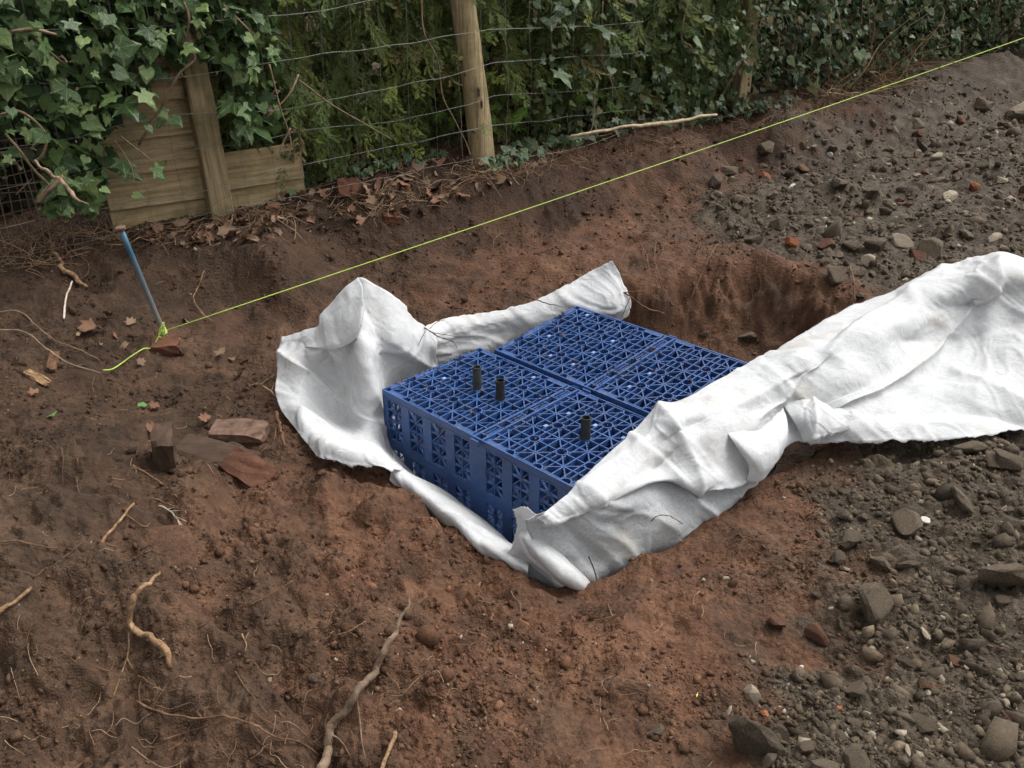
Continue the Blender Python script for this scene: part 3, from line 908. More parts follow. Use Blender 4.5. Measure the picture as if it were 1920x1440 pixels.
def net(name, rows, n=12, wr=.006, seed=0, rag=(), ragamp=.012, sc=9, label=None, crs=6.0, folds=(), mat='fabric'):
    """A cloth surface through a net of measured points; fine creases along the normal, ragged edges where torn."""
    C = np.array([[P(*q) for q in r] for r in rows])
    S = cr1(C, n)                                          # rows
    S = np.swapaxes(cr1(np.swapaxes(S, 0, 1), n), 0, 1)    # columns
    R, K = S.shape[:2]
    du = np.gradient(S, axis=1); dv = np.gradient(S, axis=0)
    N = np.cross(du, dv); N /= np.linalg.norm(N, axis=2)[..., None] + 1e-9
    N *= np.sign((N * (CAM - S)).sum(2))[..., None]
    if folds:
        rel = S - CAM; dd = rel @ FWD
        qx = 960 + FPX * (rel @ RGT) / dd; qy = 720 - FPX * (rel @ UPV) / dd
        add = np.zeros(qx.shape)
        for line, wd, amp in folds:
            line = np.array(catmull([np.array(p_, float) for p_ in line], 6)); best = np.full(qx.shape, 1e9)
            for i in range(len(line) - 1):
                e = line[i + 1] - line[i]; t_ = np.clip(((qx - line[i, 0]) * e[0] + (qy - line[i, 1]) * e[1]) / (e @ e + 1e-9), 0, 1)
                best = np.minimum(best, np.hypot(qx - line[i, 0] - t_ * e[0], qy - line[i, 1] - t_ * e[1]))
            dm = best * dd / FPX
            add += amp * np.exp(-(dm / wd) ** 1.05)
        S = S + N * add[..., None]
    x, y, z = S[..., 0], S[..., 1], S[..., 2]
    u = x * .8 + z * 1.1; v = y * .9 - z * .6
    a = fbm(u * 1.0 + .4 * v, v, sc, 4, 200 + seed, .5)
    ridge = -np.abs(fbm(u, v * .45 + u * .3, sc * .7, 3, 230 + seed)) + .12
    wx = u + fbm(u, v, 3, 2, 260 + seed) * .35; wy = v + fbm(u, v, 3, 2, 270 + seed) * .35
    crease = np.abs(fbm(wx * .9 + wy * .5, wy * .5 - wx * .25, 4.2, 2, 280 + seed, .35))
    crease = np.clip(.16 - crease, 0, 1)
    small = np.clip(.10 - np.abs(fbm(wy * .7, wx * 1.2 + wy * .4, 13, 2, 290 + seed, .4)), 0, 1)
    fx = fbm(wx * 1.3 - wy, wy * .6 + wx * .5, 9, 1, 300 + seed); fy = fbm(wx * .4 + wy * 1.1, wx - wy * .3, 15, 1, 310 + seed)
    fac = (np.abs(fx) - .12) * 1.0 + (np.abs(fy) - .12) * .55 + (np.abs(fbm(wx, wy, 30, 1, 320 + seed)) - .12) * .25
    S = S + N * (fac * wr * 2.6 + a * wr * .35 + ridge * wr * .9 + crease * wr * crs + small * wr * crs * .5)[..., None]
    t = np.linspace(0, 1, 7)
    for e in rag:
        if e in ('bottom', 'top'):
            sgn = slice(None, None, -1) if e == 'bottom' else slice(None)
            Sv = S[sgn]
            L = np.linspace(0, 8, K)
            am = (np.abs(vnoise(L * 4 + seed, L * 0 + seed)) * 1.5 + np.abs(vnoise(L * 11, L * 0 + 3 + seed)) * .7 + np.abs(vnoise(L * 26, L * 0 + 3 + seed)) * .35) * ragamp
            d = Sv[1] - Sv[3]; d /= np.linalg.norm(d, axis=1)[:, None] + 1e-9
            Sv[0] = Sv[1] + d * am[:, None]
        else:
            Sv = S[:, ::-1] if e == 'right' else S
            L = np.linspace(0, 8, R)
            am = (np.abs(vnoise(L * 9 + seed, L * 0 + seed)) * 1.3 + np.abs(vnoise(L * 27, L * 0 + 3 + seed)) * .8) * ragamp
            d = Sv[:, 1] - Sv[:, 3]; d /= np.linalg.norm(d, axis=1)[:, None] + 1e-9
            Sv[:, 0] = Sv[:, 1] + d * am[:, None]
    for e in rag:
        E0, E1 = {'bottom': (S[-1], S[-4]), 'top': (S[0], S[3]), 'left': (S[:, 0], S[:, 3]), 'right': (S[:, -1], S[:, -4])}[e]
        fr = np.random.default_rng(seed + 700)
        for _ in range(int(len(E0) * 2.6)):
            f_ = fr.uniform(0, len(E0) - 1.01); i_ = int(f_); p_ = E0[i_] * (1 - f_ + i_) + E0[i_ + 1] * (f_ - i_)
            d_ = E0[i_] - E1[i_]; d_ = d_ / (np.linalg.norm(d_) + 1e-9) + fr.normal(0, .7, 3); d_ /= np.linalg.norm(d_)
            FRAY.append((p_ - d_ * .002, d_, fr.uniform(.002, .0075) * fr.random()))
    idx = np.arange(R * K).reshape(R, K)
    F = np.stack([idx[:-1, :-1], idx[:-1, 1:], idx[1:, 1:], idx[1:, :-1]], -1).reshape(-1, 4)
    me = mesh_np(name, S.reshape(-1, 3), F, M[mat], True)
    o = link(name, me)
    o.parent = FAB; o.matrix_parent_inverse = Matrix.Translation(-Vector(FAB.location))
    md = o.modifiers.new('thickness', 'SOLIDIFY'); md.thickness = .0014; md.offset = 0
    if label: o['label'] = label
    return o


# left flap, standing up behind the left end of the crates
net('standing_flap', [
    [(530, 634, .04), (560, 626, .08), (596, 618, .12), (606, 585, .17), (640, 560, .24), (672, 522, .32), (700, 533, .30), (742, 558, .24), (782, 606, .10), (812, 622, .04)],
    [(527, 655, .02), (560, 660, .05), (600, 658, .09), (630, 640, .11), (655, 610, .17), (676, 590, .21), (705, 612, .17), (748, 628, .13), (792, 645, .03), (815, 655, -.02)],
    [(521, 692, -.01), (555, 690, .01), (595, 690, .00), (635, 685, .02), (660, 672, .08), (682, 668, .11), (708, 672, .06), (745, 680, .01), (785, 690, -.08), (812, 688, -.14)],
    [(517, 735, -.05), (550, 722, -.03), (590, 725, -.05), (630, 735, -.07), (660, 735, -.03), (690, 735, -.01), (712, 735, -.06), (735, 740, -.14), (765, 745, -.22), (790, 745, -.27)],
    [(527, 765, -.08), (560, 762, -.06), (598, 768, -.10), (636, 782, -.14), (665, 790, -.12), (692, 790, -.12), (715, 795, -.19), (735, 800, -.26), (755, 810, -.32), (775, 815, -.34)],
    [(548, 795, -.09), (580, 795, -.06), (615, 800, -.08), (650, 812, -.12), (682, 825, -.13), (705, 835, -.17), (722, 845, -.24), (740, 855, -.31), (760, 868, -.36), (775, 880, -.38)],
    [(570, 822, -.08), (600, 828, -.05), (635, 838, -.04), (670, 846, -.05), (705, 856, -.07), (728, 866, -.17), (742, 875, -.25), (755, 885, -.32), (772, 905, -.38), (790, 920, -.40)],
    [(592, 852, -.085), (620, 862, -.07), (655, 873, -.07), (690, 878, -.075), (722, 884, -.095), (745, 892, -.14), (758, 896, -.26), (772, 905, -.33), (788, 925, -.39), (800, 940, -.41)],
], 16, .0040, 1, rag=('bottom',), ragamp=.02, crs=16, folds=(
    ([(674, 560), (680, 640), (690, 720), (715, 800)], .03, .028), ([(530, 668), (580, 703), (655, 760), (718, 822), (755, 880)], .035, .030), ([(618, 665), (642, 735), (668, 790)], .035, -.03),
    ([(735, 640), (780, 672), (820, 695)], .03, .022), ([(545, 730), (600, 775), (650, 820)], .025, -.014), ([(570, 700), (560, 750), (575, 800)], .025, .014), ([(640, 830), (700, 850)], .02, .012)))
# its top turned outwards as a collar
net('folded_collar', [
    [(672, 521, .325), (640, 548, .27), (612, 578, .20), (600, 592, .17), (595, 612, .135), (560, 624, .085), (528, 632, .045)],
    [(680, 540, .315), (655, 572, .26), (622, 600, .20), (604, 610, .165), (594, 622, .13), (560, 634, .08), (526, 640, .04)],
    [(682, 575, .27), (672, 610, .22), (640, 636, .155), (612, 645, .125), (590, 648, .10), (560, 646, .065), (528, 653, .03)],
    [(680, 600, .22), (665, 636, .17), (638, 652, .125), (610, 655, .105), (585, 652, .09), (560, 650, .06), (532, 656, .025)],
], 10, .004, 2)
# strip along the back wall of the pit, ending behind the rear crate
net('back_strip', [
    [(768, 625, .03), (800, 611, .03), (840, 598, .02), (890, 589, .01), (945, 582, .005), (1000, 566, .03), (1050, 543, .07), (1090, 519, .11), (1128, 498, .15), (1148, 489, .17)],
    [(770, 640, .00), (805, 632, .00), (845, 618, -.01), (895, 608, -.02), (950, 598, -.02), (1005, 585, .00), (1055, 563, .04), (1098, 542, .07), (1135, 522, .10), (1160, 512, .11)],
    [(775, 665, -.06), (812, 655, -.06), (855, 640, -.07), (905, 630, -.08), (960, 618, -.07), (1015, 604, -.04), (1068, 584, -.01), (1110, 568, .02), (1148, 555, .04), (1173, 545, .03)],
    [(785, 690, -.13), (825, 680, -.14), (865, 665, -.14), (915, 655, -.14), (970, 640, -.13), (1025, 622, -.10), (1080, 605, -.07), (1122, 592, -.04), (1158, 580, -.02), (1181, 572, -.04)],
    [(800, 715, -.22), (840, 705, -.24), (880, 690, -.25), (930, 680, -.25), (985, 665, -.25), (1040, 648, -.22), (1090, 630, -.18), (1132, 615, -.14), (1165, 600, -.10), (1178, 592, -.10)],
], 14, .0040, 3, rag=('top',), ragamp=.008, crs=14)
# hump of cloth in the gap in front of the crates
net('front_strip', [
    [(725, 830, -.30), (768, 885, -.36), (822, 925, -.39), (880, 965, -.40), (930, 1000, -.40), (970, 1035, -.39), (1010, 1062, -.37)],
    [(738, 858, -.20), (772, 890, -.225), (822, 918, -.245), (873, 952, -.255), (922, 990, -.255), (960, 1022, -.24), (1000, 1050, -.23)],
    [(736, 868, -.13), (768, 896, -.15), (815, 926, -.165), (862, 962, -.175), (908, 1002, -.175), (950, 1033, -.17), (992, 1058, -.17)],
    [(735, 882, -.125), (764, 908, -.145), (806, 940, -.16), (850, 978, -.17), (894, 1020, -.17), (940, 1048, -.17), (990, 1075, -.175)],
    [(730, 900, -.15), (762, 930, -.20), (802, 962, -.24), (843, 1002, -.27), (888, 1046, -.28), (940, 1078, -.28), (990, 1105, -.29)],
], 14, .004, 4, rag=('top',), ragamp=.01, crs=14)
# rolled fold at the near corner
net('corner_roll', [
    [(1000, 990, -.10), (1022, 1018, -.12), (1048, 1044, -.145), (1075, 1072, -.17), (1100, 1096, -.22), (1112, 1108, -.32)],
    [(985, 992, -.09), (1008, 1024, -.10), (1036, 1052, -.125), (1066, 1078, -.15), (1094, 1100, -.215), (1108, 1112, -.32)],
    [(968, 1014, -.12), (990, 1036, -.125), (1020, 1058, -.14), (1055, 1082, -.16), (1088, 1104, -.225), (1104, 1116, -.32)],
    [(954, 1038, -.17), (978, 1052, -.175), (1010, 1072, -.185), (1046, 1092, -.195), (1080, 1110, -.235), (1100, 1122, -.32)],
    [(962, 1050, -.22), (985, 1064, -.23), (1016, 1084, -.235), (1050, 1102, -.235), (1082, 1118, -.27), (1100, 1130, -.34)],
    [(975, 1062, -.29), (998, 1078, -.30), (1026, 1098, -.30), (1056, 1116, -.30), (1085, 1130, -.30), (1108, 1145, -.30)],
], 10, .007, 5, rag=('left',), ragamp=.012, folds=(([(985, 1010), (1040, 1060), (1090, 1098)], .02, .015), ([(975, 1045), (1030, 1082)], .015, -.012)))
# thin inner panel below the torn edge, painted greyer for its shade
net('inner_panel', [
    [(985, 975, .0), (1060, 945, .02), (1130, 915, .03), (1190, 880, .02), (1240, 850, -.02), (1290, 850, -.04), (1350, 870, -.06), (1420, 880, -.08)],
    [(990, 995, -.05), (1065, 978, -.03), (1135, 950, .0), (1195, 920, .0), (1248, 895, -.03), (1300, 892, -.06), (1358, 900, -.08), (1420, 905, -.10)],
    [(1005, 1020, -.10), (1075, 1015, -.09), (1142, 990, -.07), (1205, 960, -.07), (1258, 935, -.07), (1308, 925, -.08), (1358, 920, -.10), (1405, 918, -.11)],
    [(1035, 1050, -.15), (1090, 1050, -.15), (1150, 1030, -.14), (1210, 1000, -.13), (1262, 975, -.12), (1312, 955, -.12), (1352, 940, -.12), (1390, 932, -.12)],
    [(1080, 1085, -.20), (1110, 1085, -.205), (1160, 1062, -.20), (1216, 1032, -.19), (1268, 1008, -.18), (1316, 982, -.17), (1350, 962, -.165), (1380, 945, -.16)],
    [(1105, 1112, -.28), (1126, 1110, -.28), (1170, 1085, -.28), (1224, 1056, -.27), (1274, 1032, -.26), (1320, 1002, -.24), (1352, 980, -.23), (1382, 960, -.22)],
], 14, .006, 6, mat='fabric_thin_shaded', crs=12, folds=(([(1120, 940), (1200, 960), (1260, 990)], .04, .02), ([(1265, 870), (1290, 930), (1330, 960)], .03, .025), ([(1060, 985), (1120, 1050)], .04, -.02)), label='grey fibrous inner panel of the sheet below the torn edge')
net('corner_lining', [  # lining under the roll, its shaded grey put into the colour
    [(925, 1030, -.215), (975, 1058, -.225), (1030, 1084, -.245), (1085, 1104, -.27), (1115, 1112, -.30)],
    [(930, 1048, -.225), (980, 1074, -.235), (1032, 1096, -.255), (1085, 1114, -.28), (1115, 1120, -.31)],
    [(938, 1068, -.27), (988, 1092, -.28), (1036, 1112, -.295), (1085, 1126, -.31), (1115, 1132, -.33)],
], 10, .004, 12, mat='fabric_thin_shaded')
# torn tab standing at the crate corner
net('torn_tab', [
    [(962, 957, -.02), (976, 949, .0), (990, 951, .0), (1000, 960, -.01), (1012, 968, -.02)],
    [(966, 970, -.05), (980, 966, -.04), (994, 968, -.035), (1004, 974, -.045), (1014, 978, -.05)],
    [(970, 988, -.08), (982, 985, -.07), (996, 984, -.065), (1006, 985, -.075), (1016, 986, -.08)],
    [(966, 1004, -.12), (978, 1000, -.10), (994, 996, -.09), (1006, 996, -.10), (1018, 998, -.11)],
    [(970, 1024, -.16), (984, 1016, -.14), (1000, 1010, -.12), (1012, 1010, -.125), (1024, 1016, -.14)],
], 8, .005, 7, rag=('top', 'left'), ragamp=.007)
# large right piece: over the crate ends and out across the ground
net('spread_sheet', [
    [(1004, 972, .01), (1045, 942, .03), (1090, 905, .05), (1150, 846, .06), (1200, 798, .07), (1236, 772, .085), (1290, 746, .10), (1345, 713, .105), (1402, 684, .11), (1470, 650, .12), (1530, 614, .12), (1592, 578, .12), (1680, 545, .14), (1760, 514, .17), (1815, 490, .22), (1880, 482, .25), (1960, 492, .24)],
    [(1012, 976, .0), (1054, 952, .02), (1104, 918, .05), (1166, 866, .065), (1218, 818, .085), (1254, 790, .115), (1312, 764, .12), (1372, 730, .11), (1432, 700, .12), (1496, 668, .15), (1560, 632, .16), (1628, 596, .16), (1712, 566, .18), (1786, 542, .22), (1836, 524, .26), (1886, 512, .28), (1960, 520, .28)],
    [(1018, 980, -.005), (1062, 960, .01), (1118, 930, .04), (1180, 884, .055), (1234, 838, .065), (1272, 810, .085), (1336, 784, .10), (1398, 750, .085), (1456, 724, .085), (1520, 698, .10), (1590, 658, .15), (1668, 610, .19), (1742, 590, .15), (1806, 574, .15), (1850, 560, .19), (1892, 552, .21), (1960, 560, .22)],
    [(1020, 984, -.01), (1068, 966, .0), (1126, 938, .03), (1186, 900, .04), (1240, 856, .045), (1284, 832, .07), (1356, 802, .08), (1412, 776, .04), (1470, 754, .03), (1536, 734, .07), (1606, 694, .12), (1684, 652, .11), (1756, 634, .07), (1816, 618, .09), (1858, 606, .13), (1900, 598, .15), (1960, 606, .17)],
    [(1020, 987, -.02), (1070, 970, -.005), (1130, 942, .02), (1190, 908, .035), (1246, 878, .02), (1292, 862, .03), (1362, 832, .04), (1420, 800, .015), (1478, 782, -.005), (1540, 762, .03), (1612, 728, .06), (1688, 696, .04), (1758, 680, .02), (1818, 666, .045), (1860, 656, .08), (1902, 650, .11), (1960, 658, .12)],
    [(1018, 988, -.03), (1070, 972, -.01), (1132, 944, .015), (1194, 912, .03), (1250, 892, .01), (1298, 888, .0), (1360, 864, .0), (1424, 826, .0), (1484, 802, -.02), (1540, 790, -.005), (1610, 762, .02), (1686, 740, .005), (1756, 728, -.005), (1816, 720, .02), (1860, 712, .045), (1904, 706, .06), (1960, 712, .07)],
    [(1016, 987, -.035), (1069, 971, -.012), (1131, 943, .012), (1193, 911, .026), (1252, 900, .0), (1302, 906, -.02), (1356, 896, -.03), (1428, 856, -.03), (1486, 818, -.035), (1536, 812, -.02), (1606, 796, .01), (1684, 784, .015), (1754, 778, .012), (1814, 772, .02), (1860, 766, .025), (1906, 758, .03), (1960, 758, .03)],
    [(1014, 985, -.04), (1066, 968, -.015), (1128, 940, .008), (1190, 908, .022), (1250, 896, -.01), (1300, 904, -.04), (1346, 918, -.055), (1424, 892, -.06), (1478, 832, -.05), (1528, 828, -.04), (1612, 828, -.03), (1690, 826, -.028), (1756, 822, -.02), (1812, 822, -.012), (1862, 814, -.008), (1908, 802, .0), (1960, 790, .01)],
], 16, .0034, 8, rag=('bottom',), ragamp=.016, crs=20, folds=(
    ([(1412, 793), (1516, 693), (1632, 602), (1770, 518)], .045, .045), ([(1580, 765), (1703, 693), (1803, 602), (1874, 506)], .05, .060), ([(1480, 720), (1560, 640), (1680, 560)], .04, -.028),
    ([(1640, 780), (1807, 768), (1930, 795)], .03, -.025), ([(1790, 705), (1860, 730), (1940, 770)], .04, .03), ([(1241, 772), (1278, 827), (1316, 918)], .035, .035), ([(1100, 905), (1180, 850), (1241, 812)], .03, .016),
    ([(1330, 790), (1420, 740), (1500, 690)], .03, .022), ([(1700, 640), (1790, 640), (1900, 600)], .05, -.03), ([(1660, 760), (1740, 730), (1830, 740)], .03, .018), ([(1270, 840), (1230, 880)], .02, -.02), ([(1290, 800), (1360, 770)], .02, -.016)))
# curled torn lips hanging from the spread sheet
net('torn_curl', [
    [(1356, 786, .055), (1378, 800, .05), (1410, 808, .045), (1438, 796, .045), (1468, 766, .04)],
    [(1360, 806, .07), (1384, 822, .065), (1412, 826, .06), (1444, 812, .05), (1474, 788, .035)],
    [(1382, 838, .05), (1404, 850, .045), (1430, 852, .035), (1456, 836, .03), (1476, 812, .015)],
    [(1404, 872, .0), (1422, 880, -.005), (1440, 876, -.01), (1456, 862, -.01), (1470, 838, -.015)],
    [(1400, 900, -.05), (1412, 904, -.055), (1428, 900, -.055), (1444, 884, -.05), (1460, 858, -.05)],
], 10, .003, 9, rag=('top',), ragamp=.012)
net('torn_lip', [
    [(1470, 762, .035), (1494, 746, .045), (1520, 742, .05), (1550, 752, .05), (1590, 768, .045)],
    [(1480, 778, .03), (1502, 764, .05), (1526, 758, .058), (1554, 766, .056), (1592, 776, .045)],
    [(1492, 796, .01), (1512, 784, .04), (1534, 778, .05), (1560, 782, .048), (1600, 784, .035)],
    [(1500, 812, -.015), (1520, 806, .015), (1540, 798, .03), (1568, 798, .03), (1612, 790, .022)],
    [(1506, 826, -.03), (1524, 826, -.012), (1538, 818, .004), (1560, 812, .01), (1618, 796, .012)],
], 12, .004, 10, rag=('bottom', 'right'), ragamp=.02, crs=14, folds=(([(1525, 745), (1530, 785), (1526, 822)], .012, .014), ([(1560, 755), (1575, 785)], .012, -.01)))
fv, ff = [], []
for p_, d_, L_ in FRAY:
    w_ = np.cross(d_, [.3, -.8, .5]); w_ = w_ / np.linalg.norm(w_) * .0005
    b_ = len(fv); c_ = np.array([0, 0, -.25 * L_])
    fv += [p_ - w_, p_ + w_, p_ + d_ * L_ * .6 + w_ * .8 + c_ * .3, p_ + d_ * L_ * .6 - w_ * .8 + c_ * .3, p_ + d_ * L_ + w_ * .3 + c_, p_ + d_ * L_ - w_ * .3 + c_]
    ff += [(b_, b_ + 1, b_ + 2, b_ + 3), (b_ + 3, b_ + 2, b_ + 4, b_ + 5)]
fo = link('frayed_fibres', mesh_np('frayed_fibres', fv, ff, M['fabric'], False))
fo.parent = FAB; fo.matrix_parent_inverse = Matrix.Translation(-Vector(FAB.location)); fo['kind'] = 'stuff'

# ------------------------------------------------------------------ fence, posts and wire
def timber_material(name, c0, c1, c2, axis):
    m, n, l, b = newmat(name, 0.85, 0.2)
    tc = n.new('ShaderNodeTexCoord')
    mp = n.new('ShaderNodeMapping'); sc = [26, 26, 26]; sc[axis] = 1.6
    mp.inputs['Scale'].default_value = sc; l.new(tc.outputs['Object'], mp.inputs['Vector'])
    t = noise_node(n, l, 2.0, 5, 0.65, mp.outputs[0], 0.4)
    r = ramp_node(n, l, t.outputs['Fac'], [(0.3, c0), (0.52, c1), (0.75, c2)])
    t2 = noise_node(n, l, 5, 5, 0.7, tc.outputs['Object'])
    g = ramp_node(n, l, t2.outputs['Fac'], [(0.45, (0, 0, 0)), (0.72, (0.7, 0.7, 0.7))])
    c = mix(n, l, r.outputs[0], (0.065, 0.07, 0.025), g.outputs[0])
    l.new(c, b.inputs['Base Color'])
    bump(n, l, b, t.outputs['Fac'], 0.6, 0.004)
    return m


M['board'] = timber_material('fence_board', (0.16, 0.112, 0.056), (0.30, 0.225, 0.125), (0.42, 0.32, 0.19), 0)
M['post'] = timber_material('fence_post', (0.14, 0.102, 0.052), (0.28, 0.215, 0.12), (0.38, 0.30, 0.18), 2)
M['round_post'] = timber_material('round_post', (0.17, 0.125, 0.062), (0.36, 0.275, 0.155), (0.48, 0.375, 0.215), 2)
FANG = math.atan2(FD[1], FD[0])


def fgz(s, off=0.0):
    q = fpt(s, off); return float(Hq(np.array([q[0]]), np.array([q[1]]))[0])


def s_of(px, off=0.0, py=300):
    """Distance along the fence of a picture column, at an offset from the fence line."""
    best = min(np.arange(-4, 10, .01), key=lambda s: abs(((lambda q: 960 + FPX * q[0] / (q[1] * math.cos(PITCH) + (1.56 - .5) * math.sin(PITCH)))(fpt(s, off))) - px))
    return float(best)


def fence_panel(s0, s1, zt, label, nboards, off=-.05):
    root = empty('board_fence', (*fpt(s0, off), fgz(s0, off) - .05), (0, 0, FANG))
    tag(root, label, 'fence')
    L = s1 - s0; bh = .155
    slope = (fgz(s1, off) - fgz(s0, off)) / L
    for k in range(nboards):
        z0 = k * bh; th0, th1 = .032, .006
        rr = random.Random(k * 7 + int(s0 * 100))
        j = rr.uniform(-.006, .006)
        # feather-edge board: thick lower edge standing proud of the one below
        V = []
        n = 9
        for i in range(n):
            x = L * i / (n - 1); zz = z0 + j + slope * x + .004 * math.sin(x * 3 + k * 2) + rr.uniform(-.002, .002)
            V += [(x, -th0, zz), (x, -th1 - .002, zz + bh + .022), (x, 0.0, zz + bh + .022), (x, 0.0, zz)]
        F = [(0, 1, 2, 3), tuple((n - 1) * 4 + q for q in (3, 2, 1, 0))]
        for i in range(n - 1):
            for q in range(4):
                F.append((i * 4 + q, (i + 1) * 4 + q, (i + 1) * 4 + (q + 1) % 4, i * 4 + (q + 1) % 4))
        o = link('board', mesh_py('board', V, F, M['board']), root)
    return root


sp = s_of(395)                                    # square fence post
fence_panel(s_of(188), sp - .055, 1.3, 'mossy horizontal board fence panel behind the ivy at left', 10)
fence_panel(sp + .055, sp + .47, 1.3, 'short stretch of pale horizontal boards right of the square post', 2, -.05)


def square_post(s, off, wd, h, label, mat):
    q = fpt(s, off); z = fgz(s, off)
    V = []; F = []; n = 12
    rr = random.Random(int(s * 100))
    for i in range(n):
        t = i / (n - 1); zz = -.15 + (h + .15) * t
        e = wd / 2 * (1 + rr.uniform(-.04, .04)); ch = .008
        for x, y in ((-e + ch, -e), (e - ch, -e), (e, -e + ch), (e, e - ch), (e - ch, e), (-e + ch, e), (-e, e - ch), (-e, -e + ch)):
            V.append((x + .01 * math.sin(t * 3), y, zz))
    for i in range(n - 1):
        for k in range(8):
            F.append((i * 8 + k, i * 8 + (k + 1) % 8, (i + 1) * 8 + (k + 1) % 8, (i + 1) * 8 + k))
    F.append(tuple(range(8))[::-1]); F.append(tuple((n - 1) * 8 + k for k in range(8)))
    o = link('square_post', mesh_py('square_post', V, F, mat)); o.location = (*q, z); o.rotation_euler = (0, math.radians(-1.5), FANG)
    tag(o, label, 'post')
    return o


square_post(sp, -.01, .115, 1.35, 'square mossy timber fence post between the two board panels', M['post'])
square_post(s_of(1392, -.1), -.1, .11, .9, 'dark timber post half hidden in the ivy hedge at right', M['post'])
square_post(s_of(575, -.3), -.30, .10, 1.4, 'thin dark timber post behind the wire left of the round post', M['post'])


def round_post():
    b = PY(905, 292, 5.0); t_ = PY(858, -70, 5.02)
    b = np.array([b[0], b[1], H(b[0], b[1])[0] - .06])
    d = (t_ - b); n = 26; sides = 18
    V = []; F = []
    pts = []
    for i in range(n):
        t = i / (n - 1)
        pts.append(b + d * t * 1.25 + np.array([.012 * math.sin(t * 5), .01 * math.cos(t * 4), 0]))
    pts = np.array(pts)
    V, F = tube(pts, [.074, .073, .070, .069, .071, .068], sides)
    V = np.array(V)
    cx = V - np.repeat(pts, sides, 0)
    th = np.tile(np.arange(sides), n)
    V = V + cx * (fbm(th * .6, V[:, 2] * 2, 1, 3, 301) * .14)[:, None]
    me = mesh_py('post_shaft', V - b, F, M['round_post'], True)
    root = empty('round_post', b); tag(root, 'leaning round timber fence post at the top centre', 'post')
    shaft = link('post_shaft', me, root)
    # knots and a dark split facing the camera
    for (px, py, rx, rz) in ((897, 172, .010, .030), (903, 195, .007, .03), (872, 140, .006, .012), (888, 248, .014, .010)):
        p = PY(px, py, 4.925)
        Vk = []; Fk = []
        for ring, (sc, dy) in enumerate(((1, 0.006), (.75, -.004), (.45, .004))):
            for k in range(10):
                a = 2 * math.pi * k / 10
                Vk.append((math.cos(a) * rx * sc, dy, math.sin(a) * rz * sc))
        for rg in range(2):
            for k in range(10):
                Fk.append((rg * 10 + k, rg * 10 + (k + 1) % 10, rg * 10 + 10 + (k + 1) % 10, rg * 10 + 10 + k))
        Fk.append(tuple(20 + k for k in range(10)))
        o = link('knot', mesh_py('knot', Vk, Fk, M['bark'], True), shaft); o.location = p - b
    return root


round_post()


def wire_fence():
    root = empty('wire_netting', (*fpt(0, .1), fgz(0, .1))); tag(root, 'galvanised stock wire netting strung in front of the boards and hedge', 'wire fence')
    o0 = np.array(root.location)
    hs = [.05, .19, .35, .52, .72, .94, 1.15]
    ss = np.arange(-2.9, 1.15, .05)

    def wp(s, h, k):
        off = .10 + .10 * vnoise(np.array([s * 1.3 + 5]), np.array([h * 2.0]), 7)[0] + .03 * h
        q = fpt(s, off)
        sag = -.03 * abs(math.sin(s * math.pi / 2.4)) + .05 * vnoise(np.array([s * 1.6]), np.array([k * 3.0]), 9)[0] + .012 * vnoise(np.array([s * 6]), np.array([k * 3.0]), 9)[0]
        zb = np.interp(s, [-3, -2.3, 0, 2, 4], [.16, .18, .25, .24, .30])
        return np.array([q[0], q[1], zb + h + sag]) - o0
    for k, h in enumerate(hs):
        V, F = tube([wp(s, h, k) for s in ss], .0012, 4)
        link('wire', mesh_py('wire', V, F, M['wire']), root)
    for i, s in enumerate(np.arange(-2.85, 1.1, .155)):
        pts = [wp(s + random.uniform(-.006, .006), h, k) for k, h in enumerate(hs)]
        V, F = tube(catmull(pts, 3), .0010, 4)
        link('wire', mesh_py('wire', V, F, M['wire']), root)


wire_fence()


def rusty_mesh():
    a = G1(-25, 492, -.03)
    root = empty('rusty_mesh_panel', a); tag(root, 'rusty square wire mesh panel at the left edge below the ivy', 'wire mesh')
    a0 = np.zeros(3); u = np.array([.34, .13, 0.03]); v = np.array([-.03, .08, .50])
    n = 13
    for k in range(n):
        f = k / (n - 1)
        for p, q in ((u * f, u * f + v), (v * f, v * f + u)):
            pts = [p + (q - p) * t + np.array([0, .02 * math.sin(t * 3 + k), .008 * math.sin(t * 5 + k)]) for t in np.linspace(0, 1, 7)]
            V, F = tube(pts, .0022, 4)
            link('mesh_wire', mesh_py('mesh_wire', V, F, M['rust']), root)


rusty_mesh()

# ------------------------------------------------------------------ leaves
def ivy_leaf_mesh(name, seed, mat, lobes=5):
    rr = random.Random(seed)
    # outline in polar form round the stalk point, tip along +y
    prof = {5: [(-2.55, .42), (-2.05, .62), (-1.65, .40), (-1.15, .80), (-.62, .52), (-.30, .78), (0, 1.12), (.30, .78), (.62, .52), (1.15, .80), (1.65, .40), (2.05, .62), (2.55, .42)],
            3: [(-2.5, .45), (-1.7, .62), (-1.0, .66), (-.5, .70), (0, 1.15), (.5, .70), (1.0, .66), (1.7, .62), (2.5, .45)]}[lobes]
    V = [(0, 0, 0), (0, .55, .03)]
    for a, r in prof:
        r *= 1 + rr.uniform(-.08, .08)
        x, y = math.sin(a) * r * .62, math.cos(a) * r * .62 + .05
        V.append((x, y, .10 * abs(x) - .12 * (r * .62) ** 2 + rr.uniform(-.012, .012)))
    n = len(prof); half = n // 2
    F = []
    for k in range(n - 1):
        hub = 0 if (k < half - 2 or k >= half + 2) else 1
        F.append((2 + k, 2 + k + 1, hub))
    F.append((2 + half - 2, 1, 0)); F.append((2 + half + 2, 0, 1))
    F = [f[::-1] for f in F]
    return mesh_py(name, V, F, mat, False)


